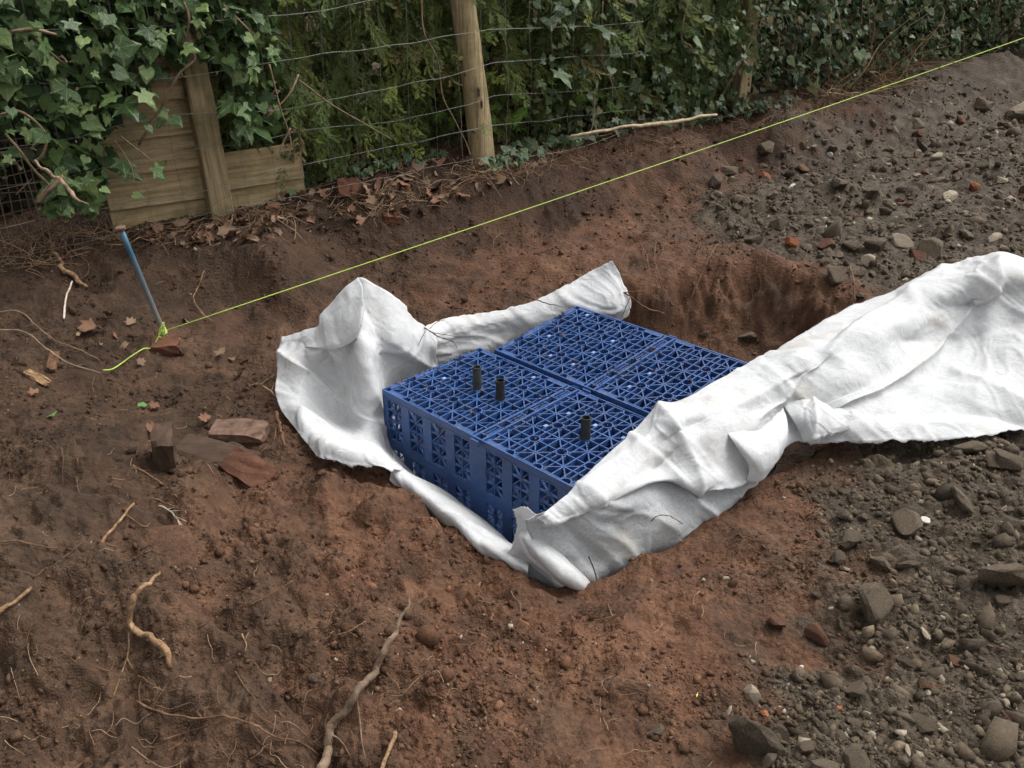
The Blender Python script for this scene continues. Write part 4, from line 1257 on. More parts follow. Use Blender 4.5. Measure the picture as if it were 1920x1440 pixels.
def leaf_material(name, c0, c1, c2, rough=0.5, vein=True):
    m, n, l, b = newmat(name, rough, 0.32)
    tc = n.new('ShaderNodeTexCoord')
    t = noise_node(n, l, 3.5, 4, 0.6, tc.outputs['Object'])
    oi = n.new('ShaderNodeObjectInfo')
    r = ramp_node(n, l, oi.outputs['Random'], [(0.1, c0), (0.6, c1), (1.0, c2)])
    f = ramp_node(n, l, t.outputs['Fac'], [(0.3, (0.7, 0.7, 0.7)), (0.7, (1.25, 1.25, 1.25))])
    c = mix(n, l, r.outputs[0], f.outputs[0], 0.9, 'MULTIPLY')
    if vein:
        sx = n.new('ShaderNodeSeparateXYZ'); l.new(tc.outputs['Object'], sx.inputs[0])
        ab = n.new('ShaderNodeMath'); ab.operation = 'ABSOLUTE'; l.new(sx.outputs[0], ab.inputs[0])
        # angle round the stalk: pale veins where |x|/y hits fixed slopes
        at = n.new('ShaderNodeMath'); at.operation = 'ARCTAN2'; l.new(ab.outputs[0], at.inputs[0]); l.new(sx.outputs[1], at.inputs[1])
        pp = n.new('ShaderNodeMath'); pp.operation = 'PINGPONG'; pp.inputs[1].default_value = .52; l.new(at.outputs[0], pp.inputs[0])
        lt = n.new('ShaderNodeMath'); lt.operation = 'LESS_THAN'; lt.inputs[1].default_value = .045; l.new(pp.outputs[0], lt.inputs[0])
        mm = n.new('ShaderNodeMath'); mm.operation = 'MULTIPLY'; mm.inputs[1].default_value = .45; l.new(lt.outputs[0], mm.inputs[0])
        c = mix(n, l, c, (0.17, 0.22, 0.11), mm.outputs[0])
    l.new(c, b.inputs['Base Color'])
    bump(n, l, b, t.outputs['Fac'], 0.3, 0.03)
    return m


M['ivy'] = leaf_material('ivy_leaf', (0.028, 0.055, 0.015), (0.055, 0.098, 0.027), (0.125, 0.175, 0.055))
M['ivy_dark'] = leaf_material('ivy_dark', (0.022, 0.042, 0.016), (0.042, 0.070, 0.026), (0.080, 0.110, 0.044))
M['foliage'] = attr_mat('foliage', 0.65, 0.2, 40, 0.75, 1.25, 0, 0, 1, 0.25)
IVY = [ivy_leaf_mesh('leaf', k, M['ivy'], 5 if k % 3 else 3) for k in range(6)]
IVYD = [ivy_leaf_mesh('leaf', 20 + k, M['ivy_dark'], 5 if k % 2 else 3) for k in range(4)]


def leaf_basis(nrm, droop, roll):
    """Rotation whose z is the leaf face direction and y (tip) hangs down."""
    z = Vector(nrm).normalized()
    y = Vector((math.sin(roll), math.sin(roll) * .3, -math.cos(roll)))
    y = (y - z * y.dot(z)).normalized()
    x = y.cross(z)
    return Matrix((x, y, z)).transposed()


def ico():
    t = (1 + 5 ** .5) / 2
    V = np.array([(-1, t, 0), (1, t, 0), (-1, -t, 0), (1, -t, 0), (0, -1, t), (0, 1, t), (0, -1, -t), (0, 1, -t), (t, 0, -1), (t, 0, 1), (-t, 0, -1), (-t, 0, 1)], float)
    V /= np.linalg.norm(V[0])
    F = np.array([(0, 11, 5), (0, 5, 1), (0, 1, 7), (0, 7, 10), (0, 10, 11), (1, 5, 9), (5, 11, 4), (11, 10, 2), (10, 7, 6), (7, 1, 8), (3, 9, 4), (3, 4, 2), (3, 2, 6), (3, 6, 8), (3, 8, 9), (4, 9, 5), (2, 4, 11), (6, 2, 10), (8, 6, 7), (9, 8, 1)])
    return V, F


def replicate(BV, BF, Rm, T, S, cols):
    """Copies of one small mesh in one array: Rm (n,3,3), T (n,3), S (n,) or (n,3), cols (n,3)."""
    n = len(T)
    S = np.asarray(S); S = S[:, None, None] if S.ndim == 1 else S[:, None, :]
    V = np.einsum('nij,nkj->nki', Rm, BV[None] * S) + T[:, None, :]
    F = BF[None] + (np.arange(n) * len(BV))[:, None, None]
    return V.reshape(-1, 3), F.reshape(-1, BF.shape[1]), np.repeat(cols, len(BV), 0)


def rand_rot(n, r=None):
    r = r or rng
    q = r.normal(size=(n, 4)); q /= np.linalg.norm(q, axis=1)[:, None]
    a, b, c, d = q.T
    return np.stack([np.stack([a*a+b*b-c*c-d*d, 2*(b*c-a*d), 2*(b*d+a*c)], -1), np.stack([2*(b*c+a*d), a*a-b*b+c*c-d*d, 2*(c*d-a*b)], -1), np.stack([2*(b*d-a*c), 2*(c*d+a*b), a*a-b*b-c*c+d*d], -1)], 1)


def leaf_rots(n, nrm, spread, r):
    """Rotations with faces roughly along nrm and tips hanging."""
    z = np.asarray(nrm)[None] + r.normal(size=(n, 3)) * spread
    z /= np.linalg.norm(z, axis=1)[:, None]
    ro = r.normal(0, .6, n)
    y = np.stack([np.sin(ro), .3 * np.sin(ro), -np.cos(ro)], -1)
    y = y - z * (y * z).sum(1)[:, None]; y /= np.linalg.norm(y, axis=1)[:, None]
    x = np.cross(y, z)
    return np.stack([x, y, z], -1)


def me_arrays(me):
    V = np.array([v.co[:] for v in me.vertices]); F = np.array([p.vertices[:] for p in me.polygons])
    return V, F


OUT = np.array([FN[0] * .75, FN[1] * .75, .55])


def ivy_plant(name, label, spots, meshes, size, nstuff, stuff_spots, stuffcol, stuff_size, stems, seed, group=None):
    """spots: list of world points for single leaves; stuff_spots: callable giving n points."""
    r = np.random.default_rng(seed)
    root = empty(name, spots[0] * np.array([1, 1, 0]) + np.array([0, 0, float(H(spots[0][0], spots[0][1])[0])]))
    tag(root, label, 'ivy', group)
    base = np.array(root.location)
    R = leaf_rots(len(spots), OUT, .42, r)
    for k, p in enumerate(spots):
        o = link('leaf', meshes[k % len(meshes)], root)
        sc = size * float(np.exp(r.normal(-.04, .38)))
        o.matrix_basis = Matrix.Translation(Vector(p - base)) @ Matrix(R[k].tolist()).to_4x4() @ Matrix.Scale(sc, 4)
    if nstuff:
        T = stuff_spots(nstuff, r)
        BV, BF = me_arrays(meshes[0])
        cols = np.array(stuffcol)[r.integers(0, len(stuffcol), nstuff)] * np.exp(r.normal(0, .25, nstuff))[:, None]
        V, F, C = replicate(BV, BF, leaf_rots(nstuff, OUT, .55, r), T - base, stuff_size * np.exp(r.normal(0, .3, nstuff)), cols)
        o = link('leaf_mass', mesh_np('leaf_mass', V, F, M['foliage'], False, C), root); o['kind'] = 'stuff'
    for pts, rad in stems:
        V, F = tube(catmull(pts, 6), rad, 5, .15)
        link('stem', mesh_py('stem', np.array(V) - base, F, M['twig'], True), root)
    return root


def fence_pick(px, py, off):
    """World point on a plane parallel to the fence, off metres in front of it."""
    d = ray(px, py); n3 = np.array([FN[0], FN[1], 0.0])
    p0 = np.array([*fpt(0, off), 0.0])
    t = ((p0 - CAM) @ n3) / (d @ n3)
    return CAM + d * t


# --- ivy over the left fence: leaves read off the picture by area, off the boards by a hand's breadth
def in_poly(px, py, poly):
    ins = False
    n = len(poly)
    for k in range(n):
        (x0, y0), (x1, y1) = poly[k], poly[(k + 1) % n]
        if (y0 > py) != (y1 > py) and px < (x1 - x0) * (py - y0) / (y1 - y0) + x0: ins = not ins
    return ins


BARE = [[(210, 240), (245, 180), (335, 125), (362, 260), (372, 385), (200, 400), (200, 320)], [(345, 110), (420, 110), (445, 240), (450, 370), (390, 385), (365, 250)], [(450, 250), (520, 270), (540, 320), (450, 350)]]
rl = random.Random(5)
spots = []
tries = 0
LEFT_AREA = [(-40, -40), (520, -40), (560, 60), (560, 235), (450, 255), (430, 235), (420, 120), (345, 190), (310, 250), (250, 290), (200, 350), (165, 415), (60, 430), (-40, 300)]
while len(spots) < 270 and tries < 20000:
    tries += 1
    px, py = rl.uniform(-40, 520), rl.uniform(-40, 410)
    if not in_poly(px, py, LEFT_AREA): continue
    if px > 480 and rl.random() < .5: continue
    if any(in_poly(px, py, b) for b in BARE) and rl.random() > .24: continue
    if px < 75 and py > 260 and rl.random() < .7: continue
    spots.append(fence_pick(px, py, rl.uniform(.03, .34)))
for px, py in ((252, 365), (232, 320), (290, 315), (310, 305), (245, 215), (300, 205), (275, 130), (232, 195), (265, 175), (440, 250), (455, 200), (290, 175), (300, 80), (395, 30), (160, 335), (95, 360), (75, 390), (130, 380)):
    spots.append(fence_pick(px, py, rl.uniform(.12, .25)))


def left_mass(n, r):
    px = r.uniform(-60, 520, n * 3); py = r.uniform(-260, 400, n * 3)
    ok = [(py[k] < -40 or (in_poly(px[k], py[k], LEFT_AREA) and not any(in_poly(px[k], py[k], b) for b in BARE))) and not (px[k] < 80 and py[k] > 240) for k in range(len(px))]
    px, py = px[ok][:n], py[ok][:n]
    out = np.array([fence_pick(a, b, c) for a, b, c in zip(px, py, r.uniform(-.02, .16, len(px)))])
    return np.concatenate([out, np.repeat(out[-1:], n - len(out), 0)]) if len(out) < n else out


stems = [([fence_pick(*q) for q in a], r_) for a, r_ in (
    ([(345, 5, .2), (355, 35, .24), (350, 80, .22), (365, 110, .2), (335, 140, .2), (310, 190, .16), (285, 230, .14), (260, 272, .12)], .006),
    ([(20, 60, .25), (60, 55, .28), (105, 65, .26)], .007), ([(0, 215, .3), (40, 210, .3), (85, 250, .3), (80, 290, .3), (62, 305, .28)], .006),
    ([(120, 120, .2), (80, 85, .22), (55, 60, .22)], .005), ([(215, 262, .2), (245, 310, .22), (252, 345, .22)], .003), ([(225, 255, .2), (270, 290, .2), (280, 300, .2)], .004),
    ([(420, 10, .25), (470, 60, .25), (482, 80, .22)], .004), ([(545, 240, .2), (530, 270, .2), (520, 300, .2)], .005), ([(560, 140, .15), (540, 180, .18), (500, 220, .15)], .004),
    ([(10, 250, .3), (35, 280, .32), (65, 320, .3), (95, 350, .28)], .006), ([(70, 380, .3), (95, 355, .33), (120, 330, .33)], .010))]
ivy_plant('ivy_plant', 'dark green ivy with large leaves hanging over the left fence', spots, IVY, .072, 2100, left_mass,
          [(0.028, 0.055, 0.018), (0.050, 0.094, 0.029), (0.080, 0.13, 0.040)], .06, stems, 11)

# --- ivy hedge on the right
RIGHT_AREA = [(1000, -60), (1980, -60), (1960, 20), (1780, 85), (1640, 120), (1545, 170), (1480, 170), (1400, 200), (1340, 210), (1230, 222), (1120, 240), (1040, 250), (1000, 200)]
spots = []
while len(spots) < 285:
    px, py = rl.uniform(1000, 1800), rl.uniform(-40, 250)
    if in_poly(px, py, RIGHT_AREA): spots.append(fence_pick(px, py, rl.uniform(.0, .22)))


def right_mass(n, r):
    s = .3 + 9.2 * r.random(n) ** .9; t = r.random(n)
    off = r.uniform(-.55, .14, n) - .22 * t ** 2 + .10 * fbm(s * 1.0, t * 2, 1.6, 3, 401)
    z0 = np.interp(s, [-3, -2.3, 0, 2, 4, 9], [.16, .18, .25, .24, .30, .46])
    low = r.random(n) < .68
    zz = np.where(low, r.random(n) * 1.1, r.random(n) * 2.2) + z0 - .02
    q = FO[None] + FD[None] * s[:, None] + FN[None] * off[:, None]
    q = np.c_[q, zz]
    back = r.random(n) < .22
    q[back, :2] -= FN * .38
    return q


stems = []
for k in range(40):
    s = rl.uniform(.5, 8.5); off = rl.uniform(-.15, .08); z = fgz(s, off) + rl.uniform(0, .3); dx = rl.uniform(-.5, .5)
    stems.append(([np.array([*fpt(s, off), z]), np.array([*fpt(s + dx * rl.uniform(-.2, .8), off + .06), z + rl.uniform(.1, .4)]), np.array([*fpt(s + dx, off - .08 + rl.uniform(-.08, .08)), z + rl.uniform(.4, 1.0)])], rl.uniform(.0015, .004)))
ivy_plant('ivy_hedge', 'dense dark ivy hedge with small leaves along the right of the fence line', spots, IVYD, .060, 24000, right_mass,
          [(0.022, 0.042, 0.016), (0.040, 0.066, 0.025), (0.060, 0.090, 0.034), (0.090, 0.115, 0.052), (0.10, 0.085, 0.04)], .052, stems, 13)

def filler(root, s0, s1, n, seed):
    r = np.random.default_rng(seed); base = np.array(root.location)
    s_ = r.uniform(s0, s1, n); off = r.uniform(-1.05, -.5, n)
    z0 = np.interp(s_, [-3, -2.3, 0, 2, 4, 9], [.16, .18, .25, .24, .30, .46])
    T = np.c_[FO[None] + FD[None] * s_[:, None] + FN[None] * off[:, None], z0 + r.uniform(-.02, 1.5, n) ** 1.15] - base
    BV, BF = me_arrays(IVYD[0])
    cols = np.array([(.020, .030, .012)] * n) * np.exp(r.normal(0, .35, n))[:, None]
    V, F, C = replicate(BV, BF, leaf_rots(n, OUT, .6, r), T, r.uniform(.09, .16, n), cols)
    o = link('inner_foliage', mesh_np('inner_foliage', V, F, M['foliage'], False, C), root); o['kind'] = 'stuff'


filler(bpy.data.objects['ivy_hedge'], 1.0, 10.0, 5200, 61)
# --- conifer hedge in the middle
def spray_mesh(seed=0):
    V = []; F = []
    r = random.Random(seed)

    def blade(p, q, wd, n=np.array([0, 0, 1.0])):
        d = q - p; L = np.linalg.norm(d)
        s = np.cross(d / L, n); s /= np.linalg.norm(s) + 1e-9
        b = len(V); m = p + d * .45
        V.extend([p, m + s * wd, q, m - s * wd]); F.append((b, b + 1, b + 2, b + 3))
    pts = [np.array([.06 * math.sin(t * 4 + seed), t, -.22 * t * t + .03 * math.sin(t * 7)]) for t in np.linspace(0, 1, 10)]
    for i in range(9): blade(pts[i], pts[i + 1] + (pts[i + 1] - pts[i]) * .25, .013)
    for i in range(1, 10):
        for sg in (-1, 1):
            if r.random() < .12: continue
            L = (.40 * (1 - (i / 11) ** 2) + .06) * r.uniform(.55, 1.2)
            d = np.array([sg * r.uniform(.35, .7), .75, r.uniform(-.35, .2)]); d /= np.linalg.norm(d)
            p = pts[i]; q = p + d * L + np.array([0, 0, -.35 * L * L])
            blade(p, q, .011)
            for f in (.3, .48, .64, .78, .9):
                for s2 in (-1, 1):
                    if r.random() < .15: continue
                    a = p + (q - p) * f
                    sd_ = np.array([-d[1], d[0], 0]) * s2
                    d2 = d * .85 + sd_ * .55 + np.array([0, 0, r.uniform(-.25, .25)]); d2 /= np.linalg.norm(d2)
                    blade(a, a + d2 * .12 * (1.25 - f) * r.uniform(.7, 1.2), .009)
    return np.array(V), np.array(F)


def conifer():
    r = np.random.default_rng(21)
    root = empty('conifer_hedge', (*fpt(.4, -.45), fgz(.4, -.45))); tag(root, 'feathery green conifer hedge behind the wire and the round post', 'hedge')
    base = np.array(root.location)
    BV, BF = spray_mesh()
    n = 3000
    s = r.uniform(-1.45, 2.3, n)
    t = r.random(n)
    zz = np.where(r.random(n) < .75, r.uniform(.02, 1.2, n), r.uniform(1.2, 2.4, n))
    off = .03 - np.abs(r.normal(0, .22, n)) - .05 * zz + .12 * fbm(s, zz, 2.2, 3, 411)
    off = np.where(zz < .35, off - .10, off)
    z0 = np.interp(s, [-3, -2.3, 0, 2, 4, 9], [.16, .18, .25, .24, .30, .46])
    q = FO[None] + FD[None] * s[:, None] + FN[None] * off[:, None]
    T = np.c_[q, zz + z0 + .12] - base
    # tips hang down and out
    y = np.c_[FN[0] * np.ones(n) * .35, FN[1] * np.ones(n) * .35, -.85 * np.ones(n)] + r.normal(0, .5, (n, 3)) + np.c_[FD[0] * np.ones(n), FD[1] * np.ones(n), np.zeros(n)] * r.normal(0, .45, n)[:, None]
    y /= np.linalg.norm(y, axis=1)[:, None]
    z = np.array([FN[0], FN[1], .35])[None] + r.normal(0, .35, (n, 3)); z -= y * (z * y).sum(1)[:, None]; z /= np.linalg.norm(z, axis=1)[:, None]
    R = np.stack([np.cross(y, z), y, z], -1)
    pal = np.array([(0.045, 0.066, 0.018), (0.075, 0.102, 0.025), (0.105, 0.135, 0.032), (0.16, 0.18, 0.042), (0.16, 0.12, 0.05)])
    cols = pal[r.choice(5, n, p=[.3, .34, .22, .09, .05])] * np.exp(r.normal(0, .2, n))[:, None]
    sz = r.uniform(.13, .27, n); Vs, Fs, Cs = [], [], []; b0 = 0
    for q_ in range(5):
        k_ = np.arange(n) % 5 == q_; bv, bf = spray_mesh(q_)
        V, F, C = replicate(bv, bf, R[k_], T[k_], sz[k_], cols[k_]); Vs.append(V); Fs.append(F + b0); Cs.append(C); b0 += len(V)
    V, F, C = np.concatenate(Vs), np.concatenate(Fs), np.concatenate(Cs)
    o = link('foliage', mesh_np('foliage', V, F, M['foliage'], False, C), root); o['kind'] = 'stuff'
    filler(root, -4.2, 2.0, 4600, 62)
    # brown inner twigs and trunks
    for k in range(7):
        ss = -1.2 + k * .58 + r.uniform(-.15, .15); p = np.array([*fpt(ss, -.5 + r.uniform(-.1, .1)), fgz(ss, -.5) - .05])
        V, F = tube([p - base + np.array([.02 * math.sin(i), .02 * math.cos(i * 2), i * .3]) for i in range(9)], [.045, .02], 8, .1, k)
        link('trunk', mesh_py('trunk', V, F, M['bark'], True), root)
    for k in range(90):
        ss = r.uniform(-1.3, 2.5); p = np.array([*fpt(ss, -.5), fgz(ss, -.5) + r.uniform(.05, 1.3)])
        d = np.array([FN[0], FN[1], 0]) * r.uniform(.2, .45) + np.array([FD[0], FD[1], 0]) * r.normal(0, .2) + np.array([0, 0, r.normal(-.02, .12)])
        V, F = tube(catmull([p - base, p - base + d * .5 + r.normal(0, .02, 3), p - base + d], 3), [.006, .002], 4)
        link('branch', mesh_py('branch', V, F, M['bark'], True), root)


conifer()
# bright fern-like shoots at the foot of the hedge
BV_, BF_ = spray_mesh()
for k, (px, py, n, lab) in enumerate(((1085, 165, 26, 'bright yellow-green feathery shoot low in the hedge right of the round post'), (862, 212, 12, 'small bright green shoot just left of the round post'), (955, 215, 14, 'bright green fern-like shoot close beside the round post, at its right'))):
    p = fence_pick(px, py, -.05)
    rr = np.random.default_rng(50 + k)
    T = rr.normal(0, 1, (n, 3)) * np.array([.09, .05, .05]); T += np.array([0, 0, .0])
    y = np.array([0, -.3, -.2])[None] + rr.normal(0, .5, (n, 3)); y /= np.linalg.norm(y, axis=1)[:, None]
    z = np.array([.2, -.7, .7])[None] + rr.normal(0, .3, (n, 3)); z -= y * (z * y).sum(1)[:, None]; z /= np.linalg.norm(z, axis=1)[:, None]
    cols = np.array([(.10, .17, .03)] * n) * np.exp(rr.normal(0, .2, n))[:, None]
    V, F, C = replicate(BV_, BF_, np.stack([np.cross(y, z), y, z], -1), T, rr.uniform(.07, .13, n), cols)
    root = empty('green_shoot', (p[0], p[1], p[2])); tag(root, lab, 'plant', 'bright shoots in the hedge')
    o = link('foliage', mesh_np('foliage', V, F, M['foliage'], False, C), root); o['kind'] = 'stuff'
    V, F = tube([(0, 0, float(H(p[0], p[1])[0]) - p[2]), (.01, 0, -.05), (0, 0, .03)], .004, 5)
    link('stem', mesh_py('stem', V, F, M['twig'], True), root)

# ------------------------------------------------------------------ pin and string line
def metal_pin():
    b = G1(318, 640); b = b - np.array([0, 0, .06])
    t_ = PY(226, 428, b[1] - .02)
    root = empty('steel_pin', b); tag(root, 'leaning blue steel pin driven into the soil, string tied near its foot', 'pin')
    m, n, l, bs = newmat('blue_paint', 0.45, 0.5)
    tc = n.new('ShaderNodeTexCoord'); t = noise_node(n, l, 25, 5, 0.7, tc.outputs['Object'])
    sx = n.new('ShaderNodeSeparateXYZ'); l.new(tc.outputs['Object'], sx.inputs[0])
    ad = n.new('ShaderNodeMath'); ad.operation = 'MULTIPLY_ADD'; ad.inputs[1].default_value = 2.6; l.new(sx.outputs[2], ad.inputs[0])
    sb = n.new('ShaderNodeMath'); sb.operation = 'ADD'; sb.inputs[1].default_value = -.72; l.new(t.outputs['Fac'], sb.inputs[0]); l.new(sb.outputs[0], ad.inputs[2])
    r = ramp_node(n, l, ad.outputs[0], [(0.2, (0.14, 0.135, 0.12)), (0.68, (0.085, 0.11, 0.13)), (0.98, (0.035, 0.10, 0.16))])
    l.new(r.outputs[0], bs.inputs['Base Color'])
    d = t_ - b
    V, F = tube([d * k for k in np.linspace(0, 1, 8)], .0105, 12)
    link('shaft', mesh_py('shaft', V, F, m, True), root)
    u = d / np.linalg.norm(d)
    V, F = tube([d + u * k for k in (-.012, -.004, .004, .007)], [.0115, .019, .020, .015], 14)
    link('head', mesh_py('head', V, F, M['rust'], False), root)
    return b, d


pb, pd = metal_pin()
knot = pb + pd * .19
m, n, l, b = newmat('string', 0.5, 0.3)
b.inputs['Base Color'].default_value = (0.42, 0.72, 0.06, 1)
tx = noise_node(n, l, 300, 2, 0.5, n.new('ShaderNodeNewGeometry').outputs['Position'])
rc = ramp_node(n, l, tx.outputs['Fac'], [(0.35, (0.27, 0.40, 0.06)), (0.65, (0.47, 0.64, 0.12))]); l.new(rc.outputs[0], b.inputs['Base Color'])
M['string'] = m
far = PY(1990, 46, 8.5)
root = empty('string_line', knot); tag(root, 'taut lime-green string line running from the blue pin along the trench', 'string')
ln = [knot + (far - knot) * t + np.array([0, 0, -.03 * 4 * t * (1 - t) * 0.5]) for t in np.linspace(0, 1, 24)]
V, F = tube(np.array(ln) - knot, np.linspace(.0019, .0031, 24), 6); link('taut_line', mesh_py('taut_line', V, F, M['string'], True), root)
u = pd / np.linalg.norm(pd)
a1 = np.cross(u, [0, 0, 1.0]); a1 /= np.linalg.norm(a1); a2 = np.cross(u, a1)
coil = [knot + (a1 * math.cos(th) + a2 * math.sin(th)) * .0135 + u * (-.012 + .024 * th / (2 * math.pi * 4)) for th in np.linspace(0, 2 * math.pi * 4, 50)]
V, F = tube(np.array(coil) - knot, .0024, 5); link('knot', mesh_py('knot', V, F, M['string'], True), root)
d0 = float(knot[1]) - .03
lp = [PY(308, 604, d0), PY(300, 616, d0 - .01), PY(298, 630, d0 - .01), PY(306, 632, d0 - .01), PY(309, 618, d0 - .01), PY(306, 604, d0)]
V, F = tube(np.array(catmull(lp, 5)) - knot, .0022, 5); link('loop', mesh_py('loop', V, F, M['string'], True), root)
tl = [PY(306, 604, d0), PY(297, 632, d0 - .02), PY(283, 652, d0 - .05)] + [G1(272, 664, .02), G1(250, 676, .02), G1(232, 688, .02), G1(213, 701, .02), G1(196, 704, .02)]
V, F = tube(np.array(catmull(tl, 5)) - knot, .0023, 5); link('loose_tail', mesh_py('loose_tail', V, F, M['string'], True), root)

# ------------------------------------------------------------------ bricks and blocks
import bmesh


def rough_block(name, dims, mat, seed, sub=3, amp=.004, chip=.25):
    bm = bmesh.new(); bmesh.ops.create_cube(bm, size=1.0)
    bmesh.ops.subdivide_edges(bm, edges=bm.edges[:], cuts=sub, use_grid_fill=True)
    r = random.Random(seed)
    corners = [Vector((r.choice((-.5, .5)), r.choice((-.5, .5)), r.choice((-.5, .5)))) for _ in range(2)]
    for v in bm.verts:
        c = v.co
        for k in corners:
            dd = (c - k).length
            if dd < chip: c = c + (-k).normalized() * (chip - dd) * .7
        q = max(abs(c.x), abs(c.y), abs(c.z))
        nrm = sum(1 for a in c if abs(a) > .49)
        if nrm >= 2: c = c * (.965 if nrm == 2 else .93)
        v.co = Vector((c.x * dims[0] + r.uniform(-amp, amp), c.y * dims[1] + r.uniform(-amp, amp), c.z * dims[2] + r.uniform(-amp, amp)))
    me = bpy.data.meshes.new(name); bm.to_mesh(me); bm.free(); me.materials.append(mat)
    ca = me.color_attributes.new('Col', 'FLOAT_COLOR', 'POINT')
    for d_ in ca.data: d_.color = (.55, 0, 0, 1)
    return me


def block(name, px, py, dims, rot, mat, label, cat, lift, seed, group=None):
    o = link(name, rough_block(name, dims, M[mat], seed))
    p = G1(px, py); o.location = (p[0], p[1], p[2] + lift); o.rotation_euler = [math.radians(a) for a in rot]
    tag(o, label, cat, group)
    return o


block('brick', 312, 868, (.062, .095, .19), (18, 6, 20), 'brick_dirty', 'dirty brick standing on end, leaning, left of the other bricks', 'brick', .03, 1, 'old bricks on the soil')
block('brick', 452, 828, (.195, .095, .062), (8, -2, -4), 'brick_pale', 'brick with pale mottled face lying on top beside the fabric', 'brick', .028, 2, 'old bricks on the soil')
block('roof_tile', 405, 858, (.27, .11, .022), (14, 8, -14), 'brick_dirty', 'flat dark tile lying under the pale brick', 'tile', .012, 3)
block('brick', 468, 886, (.18, .095, .058), (20, 14, -28), 'brick_old', 'half-buried red brick nearest the pit edge', 'brick', .0, 4, 'old bricks on the soil')
block('brick', 312, 656, (.105, .08, .055), (10, 4, 15), 'brick_old', 'brick piece at the foot of the blue pin', 'brick', .006, 5, 'old bricks on the soil')
block('buried_block', 312, 1048, (.14, .21, .09), (12, 10, 30), 'soil', 'smooth clay-covered block half buried in the left soil bank', 'block', -.026, 6)
block('brick', 655, 362, (.13, .03, .10), (-30, 10, 30), 'brick_old', 'thin reddish tile piece among dead leaves below the wire', 'tile', .02, 7)
block('brick', 735, 412, (.09, .05, .045), (5, 10, 10), 'brick_old', 'small brown brick piece on the bank below the round post', 'brick', .008, 8, 'old bricks on the soil')

# ------------------------------------------------------------------ stones
def stone_mesh(seed, sub=2):
    r = np.random.default_rng(seed)
    bm = bmesh.new(); bmesh.ops.create_icosphere(bm, subdivisions=sub, radius=1.0)
    V = np.array([v.co[:] for v in bm.verts])
    for _ in range(13):
        n = r.normal(size=3); n /= np.linalg.norm(n); d = r.uniform(.42, .8)
        e = V @ n - d
        V = V - np.where(e > 0, e, 0)[:, None] * n
    V = V / np.abs(V).max() * (1 + r.normal(0, .022, len(V)))[:, None] * np.array([1, r.uniform(.65, .95), r.uniform(.55, .8)])
    for v, c in zip(bm.verts, V): v.co = c
    me = bpy.data.meshes.new('stone'); bm.to_mesh(me); bm.free()
    return me


STONES = {k: [] for k in ('stone_grey', 'stone_red', 'stone_pale', 'brick_orange')}
for k in STONES:
    for q in range(7 if k == 'stone_grey' else 4):
        me = stone_mesh(q + hash(k) % 1 + 31 * len(k), 3 if q < 3 else 2); me.materials.append(M[k]); STONES[k].append(me)
rs = random.Random(77)
PLACED = []


def stone(px, py, wpx, mat, label, group, p=None, sink=.30, name='stone', flat=1.0, rz=None, big=False):
    if wpx > 80: flat = 1.45; sink = .1
    if p is None: p = G1(px, py + wpx * .25)
    dist = float((p - CAM) @ FWD); rad = wpx / FPX * dist / 2 * 1.12
    o = link(name, STONES[mat][rs.randrange(3) if big else rs.randrange(len(STONES[mat]))])
    o.scale = (rad, rad * rs.uniform(.8, 1.1), rad * flat * rs.uniform(.85, 1.15))
    o.rotation_euler = (rs.uniform(-.4, .4), rs.uniform(-.4, .4), rz if rz is not None else rs.uniform(0, 6.28))
    o.location = (p[0], p[1], p[2] + rad * .55 * (1 - sink) - rad * .12)
    tag(o, label, 'stone', group)
    PLACED.append((px, py, wpx))
    return o


